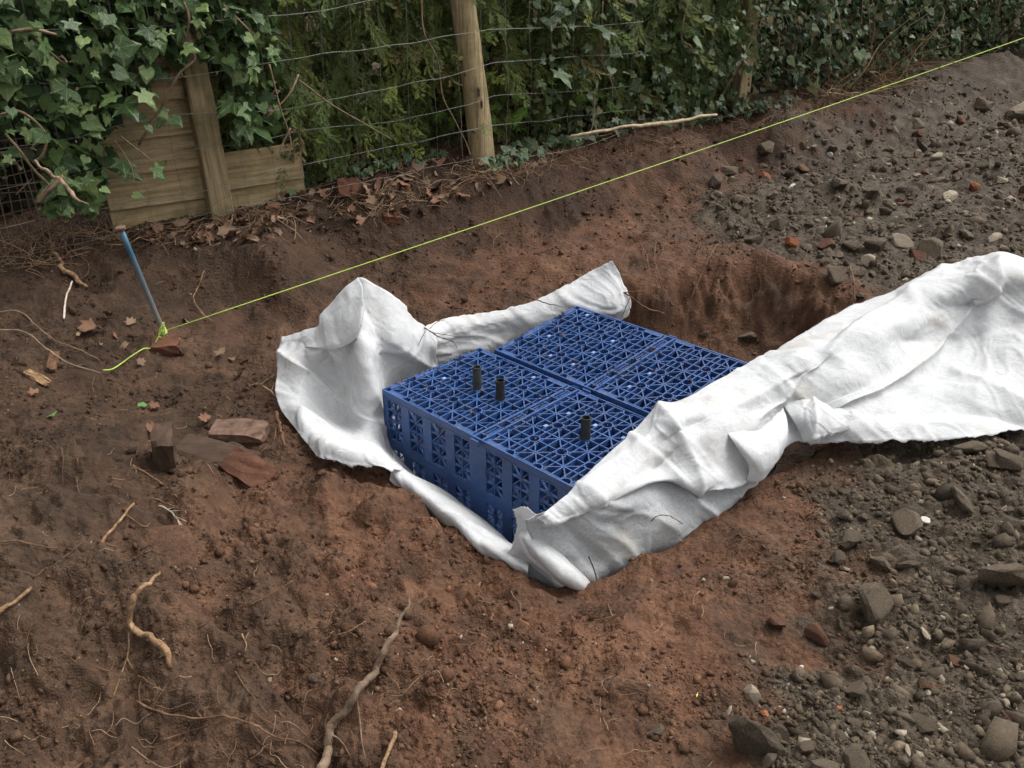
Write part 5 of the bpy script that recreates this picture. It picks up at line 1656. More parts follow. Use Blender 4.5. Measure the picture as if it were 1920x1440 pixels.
for px, py, wd, mat, lab in (
        (1414, 1372, 112, 'stone_grey', 'large angular grey rock at the bottom edge of the rubble, beside an orange fragment'),
        (1638, 1128, 86, 'stone_grey', 'large blocky grey rock alone right of the red clay'),
        (1885, 1070, 110, 'stone_grey', 'large rounded dirt-covered rock at the right edge'),
        (1815, 830, 62, 'stone_grey', 'dark stone under the lower edge of the white fabric at right'),
        (1885, 860, 60, 'stone_grey', 'long grey stone right of the fabric edge'),
        (1745, 468, 62, 'stone_grey', 'big brown-grey stone just above the fabric'),
        (1690, 452, 54, 'stone_pale', 'pale tan angular stone among the stones above the fabric'),
        (1568, 515, 54, 'stone_grey', 'round grey stone on the pit rim'),
        (1628, 490, 36, 'stone_pale', 'whitish flat stone in the row of stones on the pit rim'),
        (1720, 478, 40, 'stone_red', 'reddish stone beside the big brown-grey stone'),
        (1640, 455, 46, 'stone_grey', 'dark stone behind the whitish flat stone'),
        (1545, 460, 38, 'stone_red', 'reddish-brown stone at the left end of the row on the rim'),
        (1482, 452, 32, 'brick_orange', 'orange-brown brick lump at the edge of the dark rubble'),
        (1434, 275, 52, 'stone_grey', 'long slab-like stone tilted on the bank below the string'),
        (1365, 318, 40, 'stone_grey', 'dirt-crusted stone at the foot of the bank, left of a small block'),
        (1340, 342, 34, 'stone_grey', 'rounded stone leftmost in the upper rubble'),
        (1432, 330, 34, 'brick_orange', 'small flat orange brick fragment in the upper rubble'),
        (1825, 350, 32, 'brick_orange', 'orange brick fragment far right in the upper rubble'),
        (1572, 342, 40, 'stone_grey', 'large dark block in the middle of the upper rubble'),
        (1632, 362, 44, 'stone_grey', 'angular block right of the middle of the upper rubble'),
        (1840, 195, 46, 'stone_grey', 'dark stone near the upper right corner'),
        (1912, 205, 60, 'stone_pale', 'flat light grey slab at the upper right edge'),
        (1452, 1165, 40, 'stone_red', 'round red clay lump on the bare clay'),
        (1532, 1182, 46, 'stone_red', 'larger red clay lump right of a round one'),
        (1228, 1368, 42, 'stone_grey', 'single dark stone on the red clay near the bottom'),
        (1410, 1302, 40, 'stone_pale', 'half pale stone above the large bottom rock'),
        (1433, 1337, 18, 'brick_orange', 'bright orange brick chip beside the large bottom rock'),
        (1572, 1327, 14, 'brick_orange', 'tiny orange brick chip amid the lower rubble'),
        (1465, 1375, 44, 'stone_grey', 'upright grey stone next to the large bottom rock'),
        (1600, 1425, 76, 'stone_grey', 'broad rock cut by the bottom edge of the rubble'),
        (1540, 1430, 70, 'stone_grey', 'rough rock between the large bottom rock and the broad one'),
        (1600, 1290, 48, 'stone_grey', 'smooth grey stone in the middle of the lower rubble'),
        (1780, 1395, 16, 'stone_pale', 'small cream pebble near the bottom right'),
        (1735, 1300, 22, 'stone_pale', 'pale chip right of centre in the lower rubble'),
        (1885, 1318, 22, 'stone_pale', 'pale chip near the right edge of the lower rubble'),
        (1730, 1350, 60, 'stone_grey', 'dark flat rock in the lower right rubble'),
        (1590, 1010, 60, 'stone_grey', 'low dirt-crusted stone in a cluster below the fabric'),
        (1695, 980, 70, 'stone_grey', 'broad soil-coated boulder right of the clay edge'),
        (1580, 965, 32, 'stone_grey', 'rounded stone above the soil-coated boulders'),
        (1540, 1000, 28, 'stone_grey', 'small rounded stone at the clay edge'),
        (1800, 935, 52, 'stone_grey', 'wedge-shaped stone right of the soil-coated boulder'),
        (1860, 860, 44, 'stone_grey', 'dark angular stone tucked by the fabric at right'),
        (1530, 1115, 20, 'stone_grey', 'small grey stone in a trio on the clay edge'),
        (1700, 1055, 42, 'stone_grey', 'flat grey stone below the soil-coated boulder'),
        (1400, 632, 34, 'stone_grey', 'grey stone on the pit floor behind the rear crate'),
        (1320, 630, 24, 'stone_grey', 'small stone on the pit floor by the rear crate'),
        (590, 1268, 22, 'stone_grey', 'brown stone in the loose soil at bottom left of centre'),
        (507, 1273, 12, 'stone_pale', 'tiny pale pebble in the loose soil at lower left')):
    big = wd > 40
    stone(px, py, wd, mat, lab, 'stones picked out by size or colour', big=big, sink=.62 if (wd == 70 and mat == 'stone_red') else .30)

ORD = ['nearest', 'second nearest', 'third nearest', 'fourth nearest', 'fifth nearest', 'sixth nearest', 'seventh nearest', 'eighth nearest', 'ninth nearest', 'tenth nearest']
ORD += [f'{a}th nearest' for a in range(11, 60)]


def by_landmark(items, marks, what):
    """One label per item: how it lies to the nearest landmark, counted outwards. items: (px, py, adjective)."""
    out = [None] * len(items); bins = {}
    for k, (px, py, adj) in enumerate(items):
        mx, my, nm = min(marks, key=lambda m_: math.hypot(px - m_[0], py - m_[1]))
        dx, dy = px - mx, py - my
        side = ('right of' if dx > 0 else 'left of') if abs(dx) > abs(dy) else ('below' if dy > 0 else 'above')
        bins.setdefault((nm, side), []).append((math.hypot(dx, dy), k))
    for (nm, side), v in bins.items():
        for n_, (_, k) in enumerate(sorted(v)):
            out[k] = f'{items[k][2]} {what}, {ORD[n_]} {side} the {nm}'
    return out


MARKS1 = [(1745, 468, 'big brown-grey stone above the fabric'), (1628, 490, 'whitish flat rim stone'), (1568, 515, 'round grey rim stone'), (1482, 452, 'orange-brown brick lump'), (1572, 342, 'dark block in the upper rubble'),
          (1432, 330, 'flat orange fragment'), (1825, 350, 'orange fragment far right'), (1840, 195, 'dark stone near the upper right corner'), (1434, 275, 'tilted slab-like stone'), (1912, 205, 'flat light grey slab')]
MARKS2 = [(1412, 1365, 'large angular bottom rock'), (1638, 1128, 'large blocky grey rock'), (1885, 1070, 'large rounded rock at the right edge'), (1695, 980, 'broad soil-coated boulder'), (1600, 1290, 'smooth grey mid-rubble stone'),
          (1885, 1318, 'pale chip by the right edge'), (1735, 1300, 'pale chip right of centre'), (1780, 1395, 'small cream pebble'), (1532, 1182, 'larger red clay lump'), (1815, 830, 'dark stone under the fabric edge')]
Z1 = [(1300, 330), (1400, 290), (1560, 235), (1700, 190), (1925, 200), (1925, 475), (1840, 475), (1700, 525), (1600, 565), (1555, 520), (1470, 470), (1330, 425)]
Z2 = [(1500, 880), (1560, 860), (1925, 850), (1925, 1440), (1400, 1440), (1460, 1300), (1560, 1210), (1590, 1100), (1530, 960)]


def scatter_stones(poly, n, smin, smax, zone, seed, marks, boost=None):
    r = random.Random(seed); cand = []
    xs = [p[0] for p in poly]; ys = [p[1] for p in poly]
    t = 0
    while len(cand) < n and t < 60000:
        t += 1
        px, py = r.uniform(min(xs), max(xs)), r.uniform(min(ys), max(ys))
        if not in_poly(px, py, poly): continue
        wd = smin * (smax / smin) ** (r.random() ** 1.8)
        if boost and in_poly(px, py, boost): wd *= 1.35
        elif boost and r.random() < .35: continue
        if any(math.hypot(px - a, (py - b) * 1.6) < (wd + c) * .52 for a, b, c in PLACED): continue
        PLACED.append((px, py, wd)); cand.append((px, py, wd, r.random()))
    pts = G([c[0] for c in cand], [c[1] + c[2] * .25 for c in cand])
    kinds = [('stone_grey', 'grey-brown') if c[3] < .80 else ('stone_red', 'reddish') if c[3] < .92 else ('stone_pale', 'pale') for c in cand]
    labs = by_landmark([(c[0], c[1], k[1]) for c, k in zip(cand, kinds)], marks, 'rubble stone')
    for (px, py, wd, q), p, (mat, w_), lab in zip(cand, pts, kinds, labs):
        stone(px, py, wd, mat, lab, f'{w_} loose stones in the {zone}', p)


scatter_stones(Z1, 135, 13, 36, 'upper right rubble', 3, MARKS1, [(1440, 400), (1800, 380), (1800, 480), (1600, 560), (1470, 470)])
scatter_stones(Z2, 85, 13, 40, 'lower right rubble', 4, MARKS2)

# ------------------------------------------------------------------ loose crumbs of soil
def crumbs():
    OV = np.array([(1, 0, 0), (-1, 0, 0), (0, 1, 0), (0, -1, 0), (0, 0, 1), (0, 0, -1)], float)
    OF = np.array([(0, 2, 4), (2, 1, 4), (1, 3, 4), (3, 0, 4), (2, 0, 5), (1, 2, 5), (3, 1, 5), (0, 3, 5)])
    IV, IF = ico()
    r = np.random.default_rng(99)
    Vs, Fs, Cs = [], [], []
    base = 0
    for (bv, bf, n, rm, sg) in ((OV, OF, 60000, .0034, .42), (IV, IF, 19000, .0060, .45)):
        for part in range(10):
            nn = n // 10
            y = np.exp(r.uniform(math.log(.95), math.log(7.5), nn)); x = r.uniform(-1, 1, nn) * (.62 * y + .45)
            k = soil_kind(x, y)
            clump = fbm(x, y, 5, 3, 501) + .34 * k[:, 1]
            keep = (clump + r.uniform(-.35, .35, nn) > -.02 + .14 * k[:, 0] * (1 - k[:, 1]))
            sd = pit_sd(x, y); keep &= ~((sd > -.015) & (sd < .3) & ~((x > .7) & (y > 3.2)))
            x, y, k = x[keep], y[keep], k[keep]; m_ = len(x)
            rad = np.exp(r.normal(math.log(rm), sg, m_)) * (1 + .6 * k[:, 1]) * (.7 + .13 * y)
            z = H(x, y) + rad * .1
            c = np.array([.049, .0288, .0168]) * (1 - k[:, :1]) + np.array([.089, .0425, .0235]) * k[:, :1]
            c = c * (1 - k[:, 1:2]) + np.array([.066, .050, .034]) * k[:, 1:2]
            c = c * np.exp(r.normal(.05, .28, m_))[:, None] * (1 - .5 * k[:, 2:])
            pale = r.random(m_) < .012 + .02 * k[:, 1]; c[pale] = np.array([.24, .20, .15])
            S = rad[:, None] * r.uniform(.5, 1.4, (m_, 3))
            sv = bv * (1 + r.normal(0, .2, bv.shape))
            for _ in range(6):
                pn = r.normal(size=3); pn /= np.linalg.norm(pn); ex = sv @ pn - r.uniform(.3, .6); sv = sv - np.where(ex > 0, ex, 0)[:, None] * pn
            sv = sv / np.linalg.norm(sv, axis=1).mean()
            V, F, C = replicate(sv, bf, rand_rot(m_, r), np.c_[x, y, z], S, c)
            Vs.append(V); Fs.append(F + base); Cs.append(C); base += len(V)
    for C_ in (C1, C2):
        nn = 170; a_ = r.uniform(.02, CW - .02, nn); b_ = r.uniform(.02, CL - .02, nn); j_ = np.arange(nn) % 3
        a_ = np.where(j_ == 0, np.array(AG)[r.integers(1, 4, nn)] + r.normal(0, .002, nn), a_); allb = np.array(BL + BR); b_ = np.where(j_ == 1, allb[r.integers(0, 10, nn)] + r.normal(0, .002, nn), b_); b_ = np.where(j_ == 2, np.where(r.random(nn) < .5, .003, .5) + r.normal(0, .008, nn).clip(0, .02), b_)
        Mw = np.array(C_.matrix_world); T_ = (Mw[:3, :3] @ np.stack([a_, -b_, np.full(nn, .0016)])).T + Mw[:3, 3]
        V, F, C = replicate(sv, bf, rand_rot(nn, r), T_, np.exp(r.normal(math.log(.0026), .4, nn)), np.array([.085, .052, .034])[None] * np.exp(r.normal(0, .3, nn))[:, None])
        Vs.append(V); Fs.append(F + base); Cs.append(C); base += len(V)
    o = link('soil_crumbs', mesh_np('soil_crumbs', np.concatenate(Vs), np.concatenate(Fs), M['crumb'], False, np.concatenate(Cs)))
    tag(o, 'loose crumbs of soil and grit strewn over the ground', 'soil', None, 'stuff')


crumbs()

# ------------------------------------------------------------------ roots and sticks
def pts3(pts):
    """(px, py, lift) rests on the ground; (px, py, 'z', z) hangs at height z; (px, py, 'y', y) at distance y."""
    out = []
    for p in pts:
        if len(p) == 4: out.append(P(p[0], p[1], p[3]) if p[2] == 'z' else PY(p[0], p[1], p[3]))
        else: out.append(G1(p[0], p[1], p[2]))
    return out


def rootlike(name, pts, r0, r1, mat, label, cat, branches=(), group=None, n=6, sides=7, jit=.12, radii=None):
    C = np.array(catmull(pts3(pts), n)); C = C + np.array([fbm(C[:, 0] * 40, C[:, 1] * 40, 1, 2, k) for k in (601, 602, 603)]).T * r0 * 1.1
    rad = np.interp(np.linspace(0, 1, len(C)), np.linspace(0, 1, len(radii or [r0, r1])), radii or [r0, r1]) * .68
    rad = rad * (1 + .22 * fbm(np.arange(len(C)) * .45, np.arange(len(C)) * .1 + len(pts), 1, 2, 611))
    V, F = tube(C, rad, sides, jit, len(label))
    root = empty(name, C[0]); tag(root, label, cat, group)
    link('main_stem', mesh_py('main_stem', np.array(V) - C[0], F, M[mat], True), root)
    for bp in branches:
        B = np.array(catmull(pts3(bp), 5)); V, F = tube(B, [min(r0 * .3, .0032), .0009], 5, .15, 3)
        link('rootlet', mesh_py('rootlet', np.array(V) - C[0], F, M[mat], True), root)
    return root


rootlike('broken_root', [(308, 1102, .05), (288, 1125, .05), (262, 1150, .045), (246, 1178, .035), (252, 1190, .02), (285, 1210, .02), (312, 1232, .015), (322, 1256, .0)], .009, .009, 'root_pale', 'S-shaped peeled broken root in the lower left soil', 'root',
         [[(244, 1195, .012), (242, 1225, .006), (232, 1260, .005), (212, 1315, .0)], [(240, 1240, .005), (248, 1255, .002)]], radii=[.003, .008, .010, .011, .010, .011, .012, .008])
rootlike('long_root', [(766, 1172, .10), (768, 1195, .095), (752, 1225, .09), (728, 1262, .075), (706, 1290, .06), (680, 1318, .05), (650, 1350, .04), (618, 1385, .025), (612, 1420, .015), (606, 1460, .0)], .012, .012, 'bark', 'long thick pale root reaching up at the bottom centre', 'root',
         [[(668, 1310, .03), (675, 1355, .01), (680, 1400, .004), (690, 1440, .0)], [(616, 1388, .02), (640, 1400, .012), (660, 1425, .005)]], radii=[.001, .004, .009, .012, .0125, .012, .0135, .014, .015, .015])
rootlike('stick', [(-15, 1172, .02), (30, 1140, .012), (66, 1114, .01)], .008, .006, 'root_pale', 'straight pale stick at the left edge of the soil', 'stick')
rootlike('stick', [(193, 1020, .0), (222, 995, .02), (258, 966, .035)], .006, .005, 'root_pale', 'short stick poking up from the soil bank at left', 'stick', [[(240, 980, .02), (270, 990, .012), (282, 985, .01)]])
rootlike('thin_root', [(285, 940, .01), (315, 955, .014), (350, 966, .012), (402, 970, .01)], .0035, .002, 'root', 'thin curved root lying above the buried block', 'root')
rootlike('frayed_root', [(300, 958, .012), (320, 968, .015), (338, 985, .015), (352, 1000, .01)], .004, .002, 'fibre', 'frayed whitish root tip beside the buried block', 'root',
         [[(318, 965, .012), (345, 965, .012), (352, 972, .01)], [(330, 978, .012), (352, 985, .01)], [(335, 985, .012), (345, 1000, .008), (348, 1008, .004)], [(310, 962, .012), (330, 958, .012)]])
rootlike('root_tangle', [(255, 1322, .01), (310, 1345, .012), (370, 1355, .012), (420, 1352, .014), (470, 1370, .014), (520, 1390, .013), (560, 1400, .012), (600, 1425, .01)], .004, .003, 'root', 'tangle of fine branching roots along the bottom left', 'root',
         [[(308, 1395, .01), (350, 1380, .012), (400, 1365, .012), (440, 1352, .012), (500, 1360, .012), (540, 1390, .01)], [(420, 1352, .012), (450, 1345, .012), (490, 1362, .012)], [(470, 1372, .012), (490, 1400, .01), (540, 1425, .008), (570, 1435, .006)],
          [(520, 1392, .012), (555, 1378, .012), (590, 1400, .012), (615, 1420, .012)], [(380, 1352, .01), (372, 1338, .01), (400, 1330, .008)], [(440, 1375, .01), (432, 1400, .004)], [(560, 1400, .01), (585, 1375, .015), (588, 1360, .02)], [(300, 1330, .01), (290, 1318, .01), (320, 1305, .01), (360, 1298, .008)],
          [(265, 1322, .01), (262, 1300, .01), (266, 1285, .01)], [(600, 1420, .01), (640, 1430, .012), (665, 1415, .01), (660, 1385, .02), (640, 1378, .02)]])
rootlike('stick', [(742, 1390, .02), (732, 1415, .02), (718, 1450, .01)], .008, .006, 'root_pale', 'short broken stick right of the long root at the bottom', 'stick')
rootlike('thin_root', [(455, 1195, .01), (462, 1215, .012), (458, 1240, .004)], .003, .0015, 'root_pale', 'small forked pale rootlet left of bottom centre', 'root', [[(462, 1212, .012), (468, 1196, .01)]])
rootlike('thin_root', [(182, 1118, .012), (205, 1125, .012), (252, 1117, .01)], .003, .0015, 'root', 'forked rootlet right of the pale stick at the left', 'root', [[(205, 1125, .01), (190, 1145, .006)], [(200, 1124, .01), (198, 1115, .01)]])
rootlike('thin_root', [(470, 1140, .01), (510, 1122, .02), (556, 1104, .03)], .0025, .0015, 'root', 'straight thin rootlet on the clay left of the pit lip', 'root')
rootlike('thin_root', [(635, 1198, .01), (660, 1190, .015), (688, 1178, .02)], .003, .0015, 'root_pale', 'branching pale rootlet above the long root', 'root', [[(655, 1192, .012), (672, 1200, .008)], [(620, 1180, .008), (650, 1170, .012)]])
rootlike('thin_root', [(2, 1022, .008), (40, 1025, .012), (80, 1032, .012), (125, 1036, .008)], .0035, .002, 'root', 'thin root lying at the left edge above the pale stick', 'root', [[(60, 1030, .01), (75, 1055, .006), (95, 1075, .002)]])
rootlike('thin_root', [(140, 830, .01), (148, 870, .012), (145, 905, .012), (155, 948, .008)], .003, .0015, 'root', 'hair-like root hanging down the left soil bank', 'root')
rootlike('thin_root', [(250, 880, .012), (290, 905, .014), (335, 938, .012)], .0035, .0022, 'root_pale', 'greenish thin root on the left soil bank below the standing brick', 'root')
rootlike('thin_root', [(115, 842, .006), (122, 870, .01), (118, 915, .004)], .0025, .0015, 'root', 'short vertical rootlet left on the soil bank', 'root', [[(120, 865, .01), (98, 850, .008)]])
# roots hanging in the pit
rootlike('bent_root', [(1108, 503, 'y', 3.66), (1118, 528, 'y', 3.62), (1130, 543, 'y', 3.58), (1160, 547, 'y', 3.54), (1182, 556, 'y', 3.54), (1205, 574, 'y', 3.56), (1245, 588, 'y', 3.58)], .008, .004, 'root', 'thick bent root hanging over the end of the back fabric strip', 'root',
         [[(1165, 549, 'y', 3.53), (1195, 546, 'y', 3.55), (1222, 545, 'y', 3.6)], [(1182, 556, 'y', 3.53), (1172, 580, 'y', 3.5), (1166, 594, 'y', 3.5)], [(1205, 574, 'y', 3.55), (1200, 592, 'y', 3.55)]])
rootlike('hanging_root', [(1345, 462, .01), (1330, 490, .03), (1314, 530, .05), (1298, 572, .06), (1284, 618, .03)], .006, .003, 'root', 'forked root hanging down the red back wall of the pit', 'root',
         [[(1314, 545, .05), (1332, 558, .05), (1345, 596, .03)], [(1328, 495, .03), (1334, 480, .02)]])
rootlike('hanging_root', [(1200, 462, .02), (1212, 498, .04), (1216, 540, .05), (1222, 588, .04)], .005, .0025, 'root', 'thin root hanging straight down behind the rear crate', 'root', [[(1208, 490, .04), (1198, 510, .03)]])
rootlike('hanging_root', [(1229, 462, .02), (1226, 503, .04), (1238, 545, .05), (1236, 580, .04)], .005, .0025, 'root', 'thin root with a side shoot hanging behind the rear crate', 'root', [[(1238, 560, .05), (1255, 548, .05), (1282, 546, .04)]])
rootlike('hanging_root', [(1488, 508, .02), (1476, 538, .05), (1463, 562, .04)], .006, .003, 'root', 'short root stub sticking from the right side of the pit wall', 'root')
rootlike('hanging_root', [(1592, 505, .02), (1598, 540, .03), (1600, 574, .02)], .006, .004, 'root', 'root hanging beside the rim stone above the fabric', 'root')
rw = random.Random(9); hr = []
for k in range(16):
    x0, y0 = rw.uniform(1130, 1560), rw.uniform(462, 505); hr.append((x0, y0))
labs = by_landmark([(a_, b_, 'wiry') for a_, b_ in hr], [(1345, 476, 'forked hanging root'), (1486, 515, 'short root stub'), (1215, 500, 'straight hanging root')], 'rootlet on the pit wall')
for (x0, y0), lab in zip(hr, labs):
    L_ = rw.uniform(35, 105); dx = rw.uniform(-30, 30)
    rootlike('wall_rootlet', [(x0, y0, .012), (x0 + dx * .4 + rw.uniform(-8, 8), y0 + L_ * .35, .03), (x0 + dx * .8 + rw.uniform(-8, 8), y0 + L_ * .7, .035), (x0 + dx, y0 + L_, .02)], .003, .0014, 'root', lab, 'root', (), 'wiry rootlets on the pit wall', 4, 5)
rootlike('root_spray', [(778, 608, 'y', 3.14), (800, 617, 'y', 3.06), (822, 630, 'y', 3.0), (852, 640, 'y', 2.97)], .005, .0022, 'root', 'reddish branching root lying over the white back strip', 'root',
         [[(800, 617, 'y', 3.05), (790, 635, 'y', 3.0), (783, 650, 'y', 2.97)], [(812, 624, 'y', 3.01), (838, 628, 'y', 3.0), (866, 633, 'y', 3.0)], [(806, 616, 'y', 3.04), (818, 605, 'y', 3.1), (834, 599, 'y', 3.12)], [(830, 633, 'y', 2.98), (850, 642, 'y', 2.95), (858, 653, 'y', 2.94)]])
rootlike('thin_root', [(978, 552, 'y', 3.38), (1005, 562, 'y', 3.32), (1030, 570, 'y', 3.28), (1058, 577, 'y', 3.24)], .005, .002, 'root', 'dark root lying across the top of the back fabric strip', 'root')
rootlike('thin_root', [(1222, 977, 'z', -.02), (1232, 968, 'z', .0), (1248, 966, 'z', -.02), (1262, 970, 'z', -.06), (1282, 984, 'z', -.14)], .0028, .002, 'bark', 'curly dark rootlet in front of the grey inner panel', 'root', [[(1232, 968, 'z', .0), (1226, 972, 'z', -.0)]])
rootlike('thin_root', [(1103, 1044, 'z', -.11), (1112, 1062, 'z', -.15), (1120, 1090, 'z', -.2)], .0035, .003, 'root', 'reddish root tip sticking up at the front pit lip', 'root', [[(1094, 1072, 'z', -.14), (1104, 1086, 'z', -.18), (1116, 1092, 'z', -.2)]])
rootlike('thin_root', [(1288, 1022, 'z', -.13), (1272, 1012, 'z', -.13), (1268, 1008, 'z', -.12)], .002, .001, 'bark', 'black wiry rootlets where clay meets the inner panel', 'root', [[(1285, 1020, 'z', -.13), (1278, 1005, 'z', -.11)], [(1280, 1015, 'z', -.13), (1274, 1022, 'z', -.14)]])
rootlike('thin_root', [(1160, 1290, .004), (1185, 1298, .01), (1218, 1310, .006)], .003, .0015, 'root', 'small twig on the red clay near the bottom', 'root', [[(1210, 1305, .008), (1218, 1318, .002)]])
rootlike('thin_root', [(715, 985, .01), (745, 1000, .012), (770, 992, .01)], .002, .001, 'root', 'hair-thin rootlet on the clay lip', 'root')
rootlike('thin_root', [(775, 1040, .012), (795, 1048, .016), (803, 1075, .008)], .0025, .0015, 'root', 'small hooked rootlet on the near pit lip', 'root')
# branches by the fence
C = np.array(catmull([fence_pick(px_, py_, off_) for px_, py_, off_ in ((1070, 256, .24), (1110, 249, .25), (1160, 240, .25), (1230, 231, .26), (1290, 224, .27), (1345, 214, .28))], 5))
C = C + np.array([fbm(np.arange(len(C)) * .35, np.arange(len(C)) * .2, 1, 2, k_) for k_ in (621, 622, 623)]).T * .014
V, F = tube(C - C[0], [.006, .010, .009, .012, .010, .008], 9, .2, 4)
o = link('peeled_branch', mesh_py('peeled_branch', V, F, M['peeled'], True)); o.location = C[0]; tag(o, 'long pale peeled branch lying at the foot of the ivy hedge', 'branch')
rootlike('broken_branch', [(62, 300, 'y', 3.35), (95, 325, 'y', 3.33), (120, 345, 'y', 3.3), (140, 370, 'y', 3.28), (165, 385, 'y', 3.25)], .012, .009, 'twig', 'thick broken branch with pale torn end left of the fence boards', 'branch',
         [[(68, 375, 'y', 3.3), (95, 345, 'y', 3.3), (118, 330, 'y', 3.3)], [(30, 365, 'y', 3.35), (60, 335, 'y', 3.35)]], radii=[.008, .011, .012, .012, .003])
rootlike('broken_branch', [(98, 470, .03), (118, 505, .02), (140, 525, .015), (160, 545, .01)], .018, .010, 'root_pale', 'pale rotten branch stub on the soil left of the pin', 'branch', radii=[.012, .016, .017, .013])
rootlike('pale_root', [(140, 548, .05), (128, 570, .03), (120, 602, .01)], .005, .006, 'fibre', 'whitish root stub standing in the soil left of the pin', 'root')
rootlike('trailing_bramble', [(-10, 600, .03), (40, 598, .03), (70, 620, .025), (110, 650, .02), (150, 665, .015), (190, 685, .01)], .004, .003, 'twig', 'long thin stem trailing from the left edge towards the string tail', 'stem')
rootlike('trailing_bramble', [(-10, 640, .05), (50, 640, .04), (90, 665, .03), (130, 690, .02), (190, 705, .01)], .0035, .003, 'twig', 'second thin stem trailing just below the first at left', 'stem')
rootlike('thin_root', [(385, 520, .03), (372, 555, .03), (365, 570, .025), (380, 595, .02), (402, 608, .01)], .004, .003, 'root_pale', 'curling pale root right of the blue pin', 'root')
rootlike('thin_root', [(465, 725, .01), (490, 725, .012), (515, 708, .01)], .004, .002, 'root_pale', 'pale root near the left edge of the fabric', 'root')
rootlike('split_root', [(520, 800, .06), (528, 820, .05), (535, 848, .02)], .011, .007, 'root', 'orange-brown split root between the bricks and the fabric', 'root', [[(524, 808, .05), (515, 835, .02), (505, 850, .01)]])
rootlike('fence_twig', [(495, 742, .03), (510, 752, .04), (530, 770, .03)], .006, .004, 'twig', 'frayed grey twig touching the left edge of the fabric', 'twig', [[(500, 742, .03), (492, 738, .04)], [(512, 752, .04), (518, 740, .05)]])
# stems climbing in front of the hedge
for k, (a, lab) in enumerate((([(790, 0, .02), (795, 60, .06), (820, 110, .08), (830, 180, .08), (850, 220, .1), (875, 270, .12), (882, 292, .14)], 'long bare stem climbing the wire left of the round post'),
                              ([(1130, 0, .05), (1128, 110, .08), (1145, 150, .1), (1165, 195, .12)], 'bare stem climbing the hedge right of the round post'),
                              ([(1290, 0, .1), (1278, 70, .12), (1298, 90, .12), (1300, 130, .12)], 'pale bare stem high in the ivy hedge'),
                              ([(1115, 170, .14), (1112, 230, .16), (1100, 262, .18)], 'thin dry stalk leaning at the foot of the hedge'),
                              ([(560, 150, .15), (620, 195, .18), (680, 230, .18), (735, 262, .16)], 'long bramble stem crossing the wire diagonally'),
                              ([(505, 120, .2), (525, 200, .2), (545, 262, .2), (540, 300, .2)], 'dry stem hanging in front of the boards'))):
    C = np.array(catmull([fence_pick(*q) for q in a], 6)); V, F = tube(C - C[0], [.005, .003], 5, .1, k)
    o = link('bare_stem', mesh_py('bare_stem', V, F, M['twig'], True)); o.location = C[0]; tag(o, lab, 'stem', 'bare climbing stems on the fence line')

# ------------------------------------------------------------------ dead leaves, twigs, ground ivy on the bank
def dead_leaf_mesh(seed):
    r = random.Random(seed)
    n = 14; V = [(0, 0, .0), (0, .5, .06)]
    for k in range(n):
        a = -2.7 + 5.4 * k / (n - 1); rad = (.62 + (.16 if k % 2 else -.06) * (seed % 3 > 0)) * (1.1 - .25 * abs(a) / 2.7) * r.uniform(.85, 1.12)
        x, y = math.sin(a) * rad * .75, math.cos(a) * rad + .25
        V.append((x * (.55 if seed % 3 == 0 else 1), y, .7 * x * x + .18 * math.sin(y * 3 + seed) + r.uniform(-.08, .12)))
    h = n // 2; F = []
    for k in range(n - 1): F.append((2 + k + 1, 2 + k, 0 if (k < h - 3 or k > h + 1) else 1))
    F += [(0, 1, 2 + h - 3), (1, 0, 2 + h + 2)]
    return mesh_py('dead_leaf', V, F, M['dead_leaf' if seed % 2 else 'dead_leaf_pale'], True)


DL = [dead_leaf_mesh(k) for k in range(6)]
BANK = [(225, 445), (400, 400), (560, 375), (640, 320), (860, 295), (905, 300), (1000, 285), (1090, 270), (1010, 330), (880, 380), (760, 410), (640, 425), (520, 450), (330, 470)]
rb = random.Random(31)


def lay(o, p, sc, tilt=.5):
    o.location = p; o.scale = (sc, sc, sc); o.rotation_euler = (rb.uniform(-tilt, tilt), rb.uniform(-tilt, tilt), rb.uniform(0, 6.28))


spots = []
while len(spots) < 175:
    px, py = rb.uniform(220, 1095), rb.uniform(265, 472)
    if in_poly(px, py, BANK): spots.append((px, py))
MARKS3 = [(905, 290, 'foot of the round post'), (400, 385, 'foot of the square post'), (228, 430, 'head of the blue pin'), (655, 362, 'thin reddish tile'), (735, 412, 'small brown brick on the bank'), (535, 340, 'pale boards'), (1075, 258, 'left end of the peeled branch')]
labs = by_landmark([(a_, b_, 'curled brown') for a_, b_ in spots], MARKS3, 'dead leaf')
for p, lab in zip(G([s_[0] for s_ in spots], [s_[1] for s_ in spots], .012), labs):
    o = link('dead_leaf', DL[rb.randrange(6)]); lay(o, p, rb.uniform(.026, .07), 1.0)
    tag(o, lab, 'leaf', 'dead leaves on the bank under the fence')
for px, py, sc, lab in ((180, 625, .07, 'large pale dead leaf left of the pin'), (410, 668, .055, 'orange-brown dead leaf lying right of the pin'), (460, 690, .04, 'small crisp dead leaf pair on the soil left of the fabric'), (285, 808, .06, 'brown dead leaf against the standing brick'),
                        (505, 395, .06, 'broad dead leaf at the foot of the wire left of centre'), (300, 440, .05, 'dead leaf beside the head of the blue pin'), (150, 640, .045, 'dark dead leaf left of the large pale one'), (895, 298, .07, 'folded dead leaf against the foot of the round post'),
                        (650, 325, .07, 'upright russet dead leaf below the wire'), (855, 165, .05, 'dead leaf caught in the hedge left of the post'), (390, 795, .035, 'small curled dead leaf between the bricks')):
    o = link('dead_leaf', DL[rb.randrange(6)]); lay(o, G1(px, py, .02), sc, .6); tag(o, lab, 'leaf', 'dead leaves picked out on the soil')
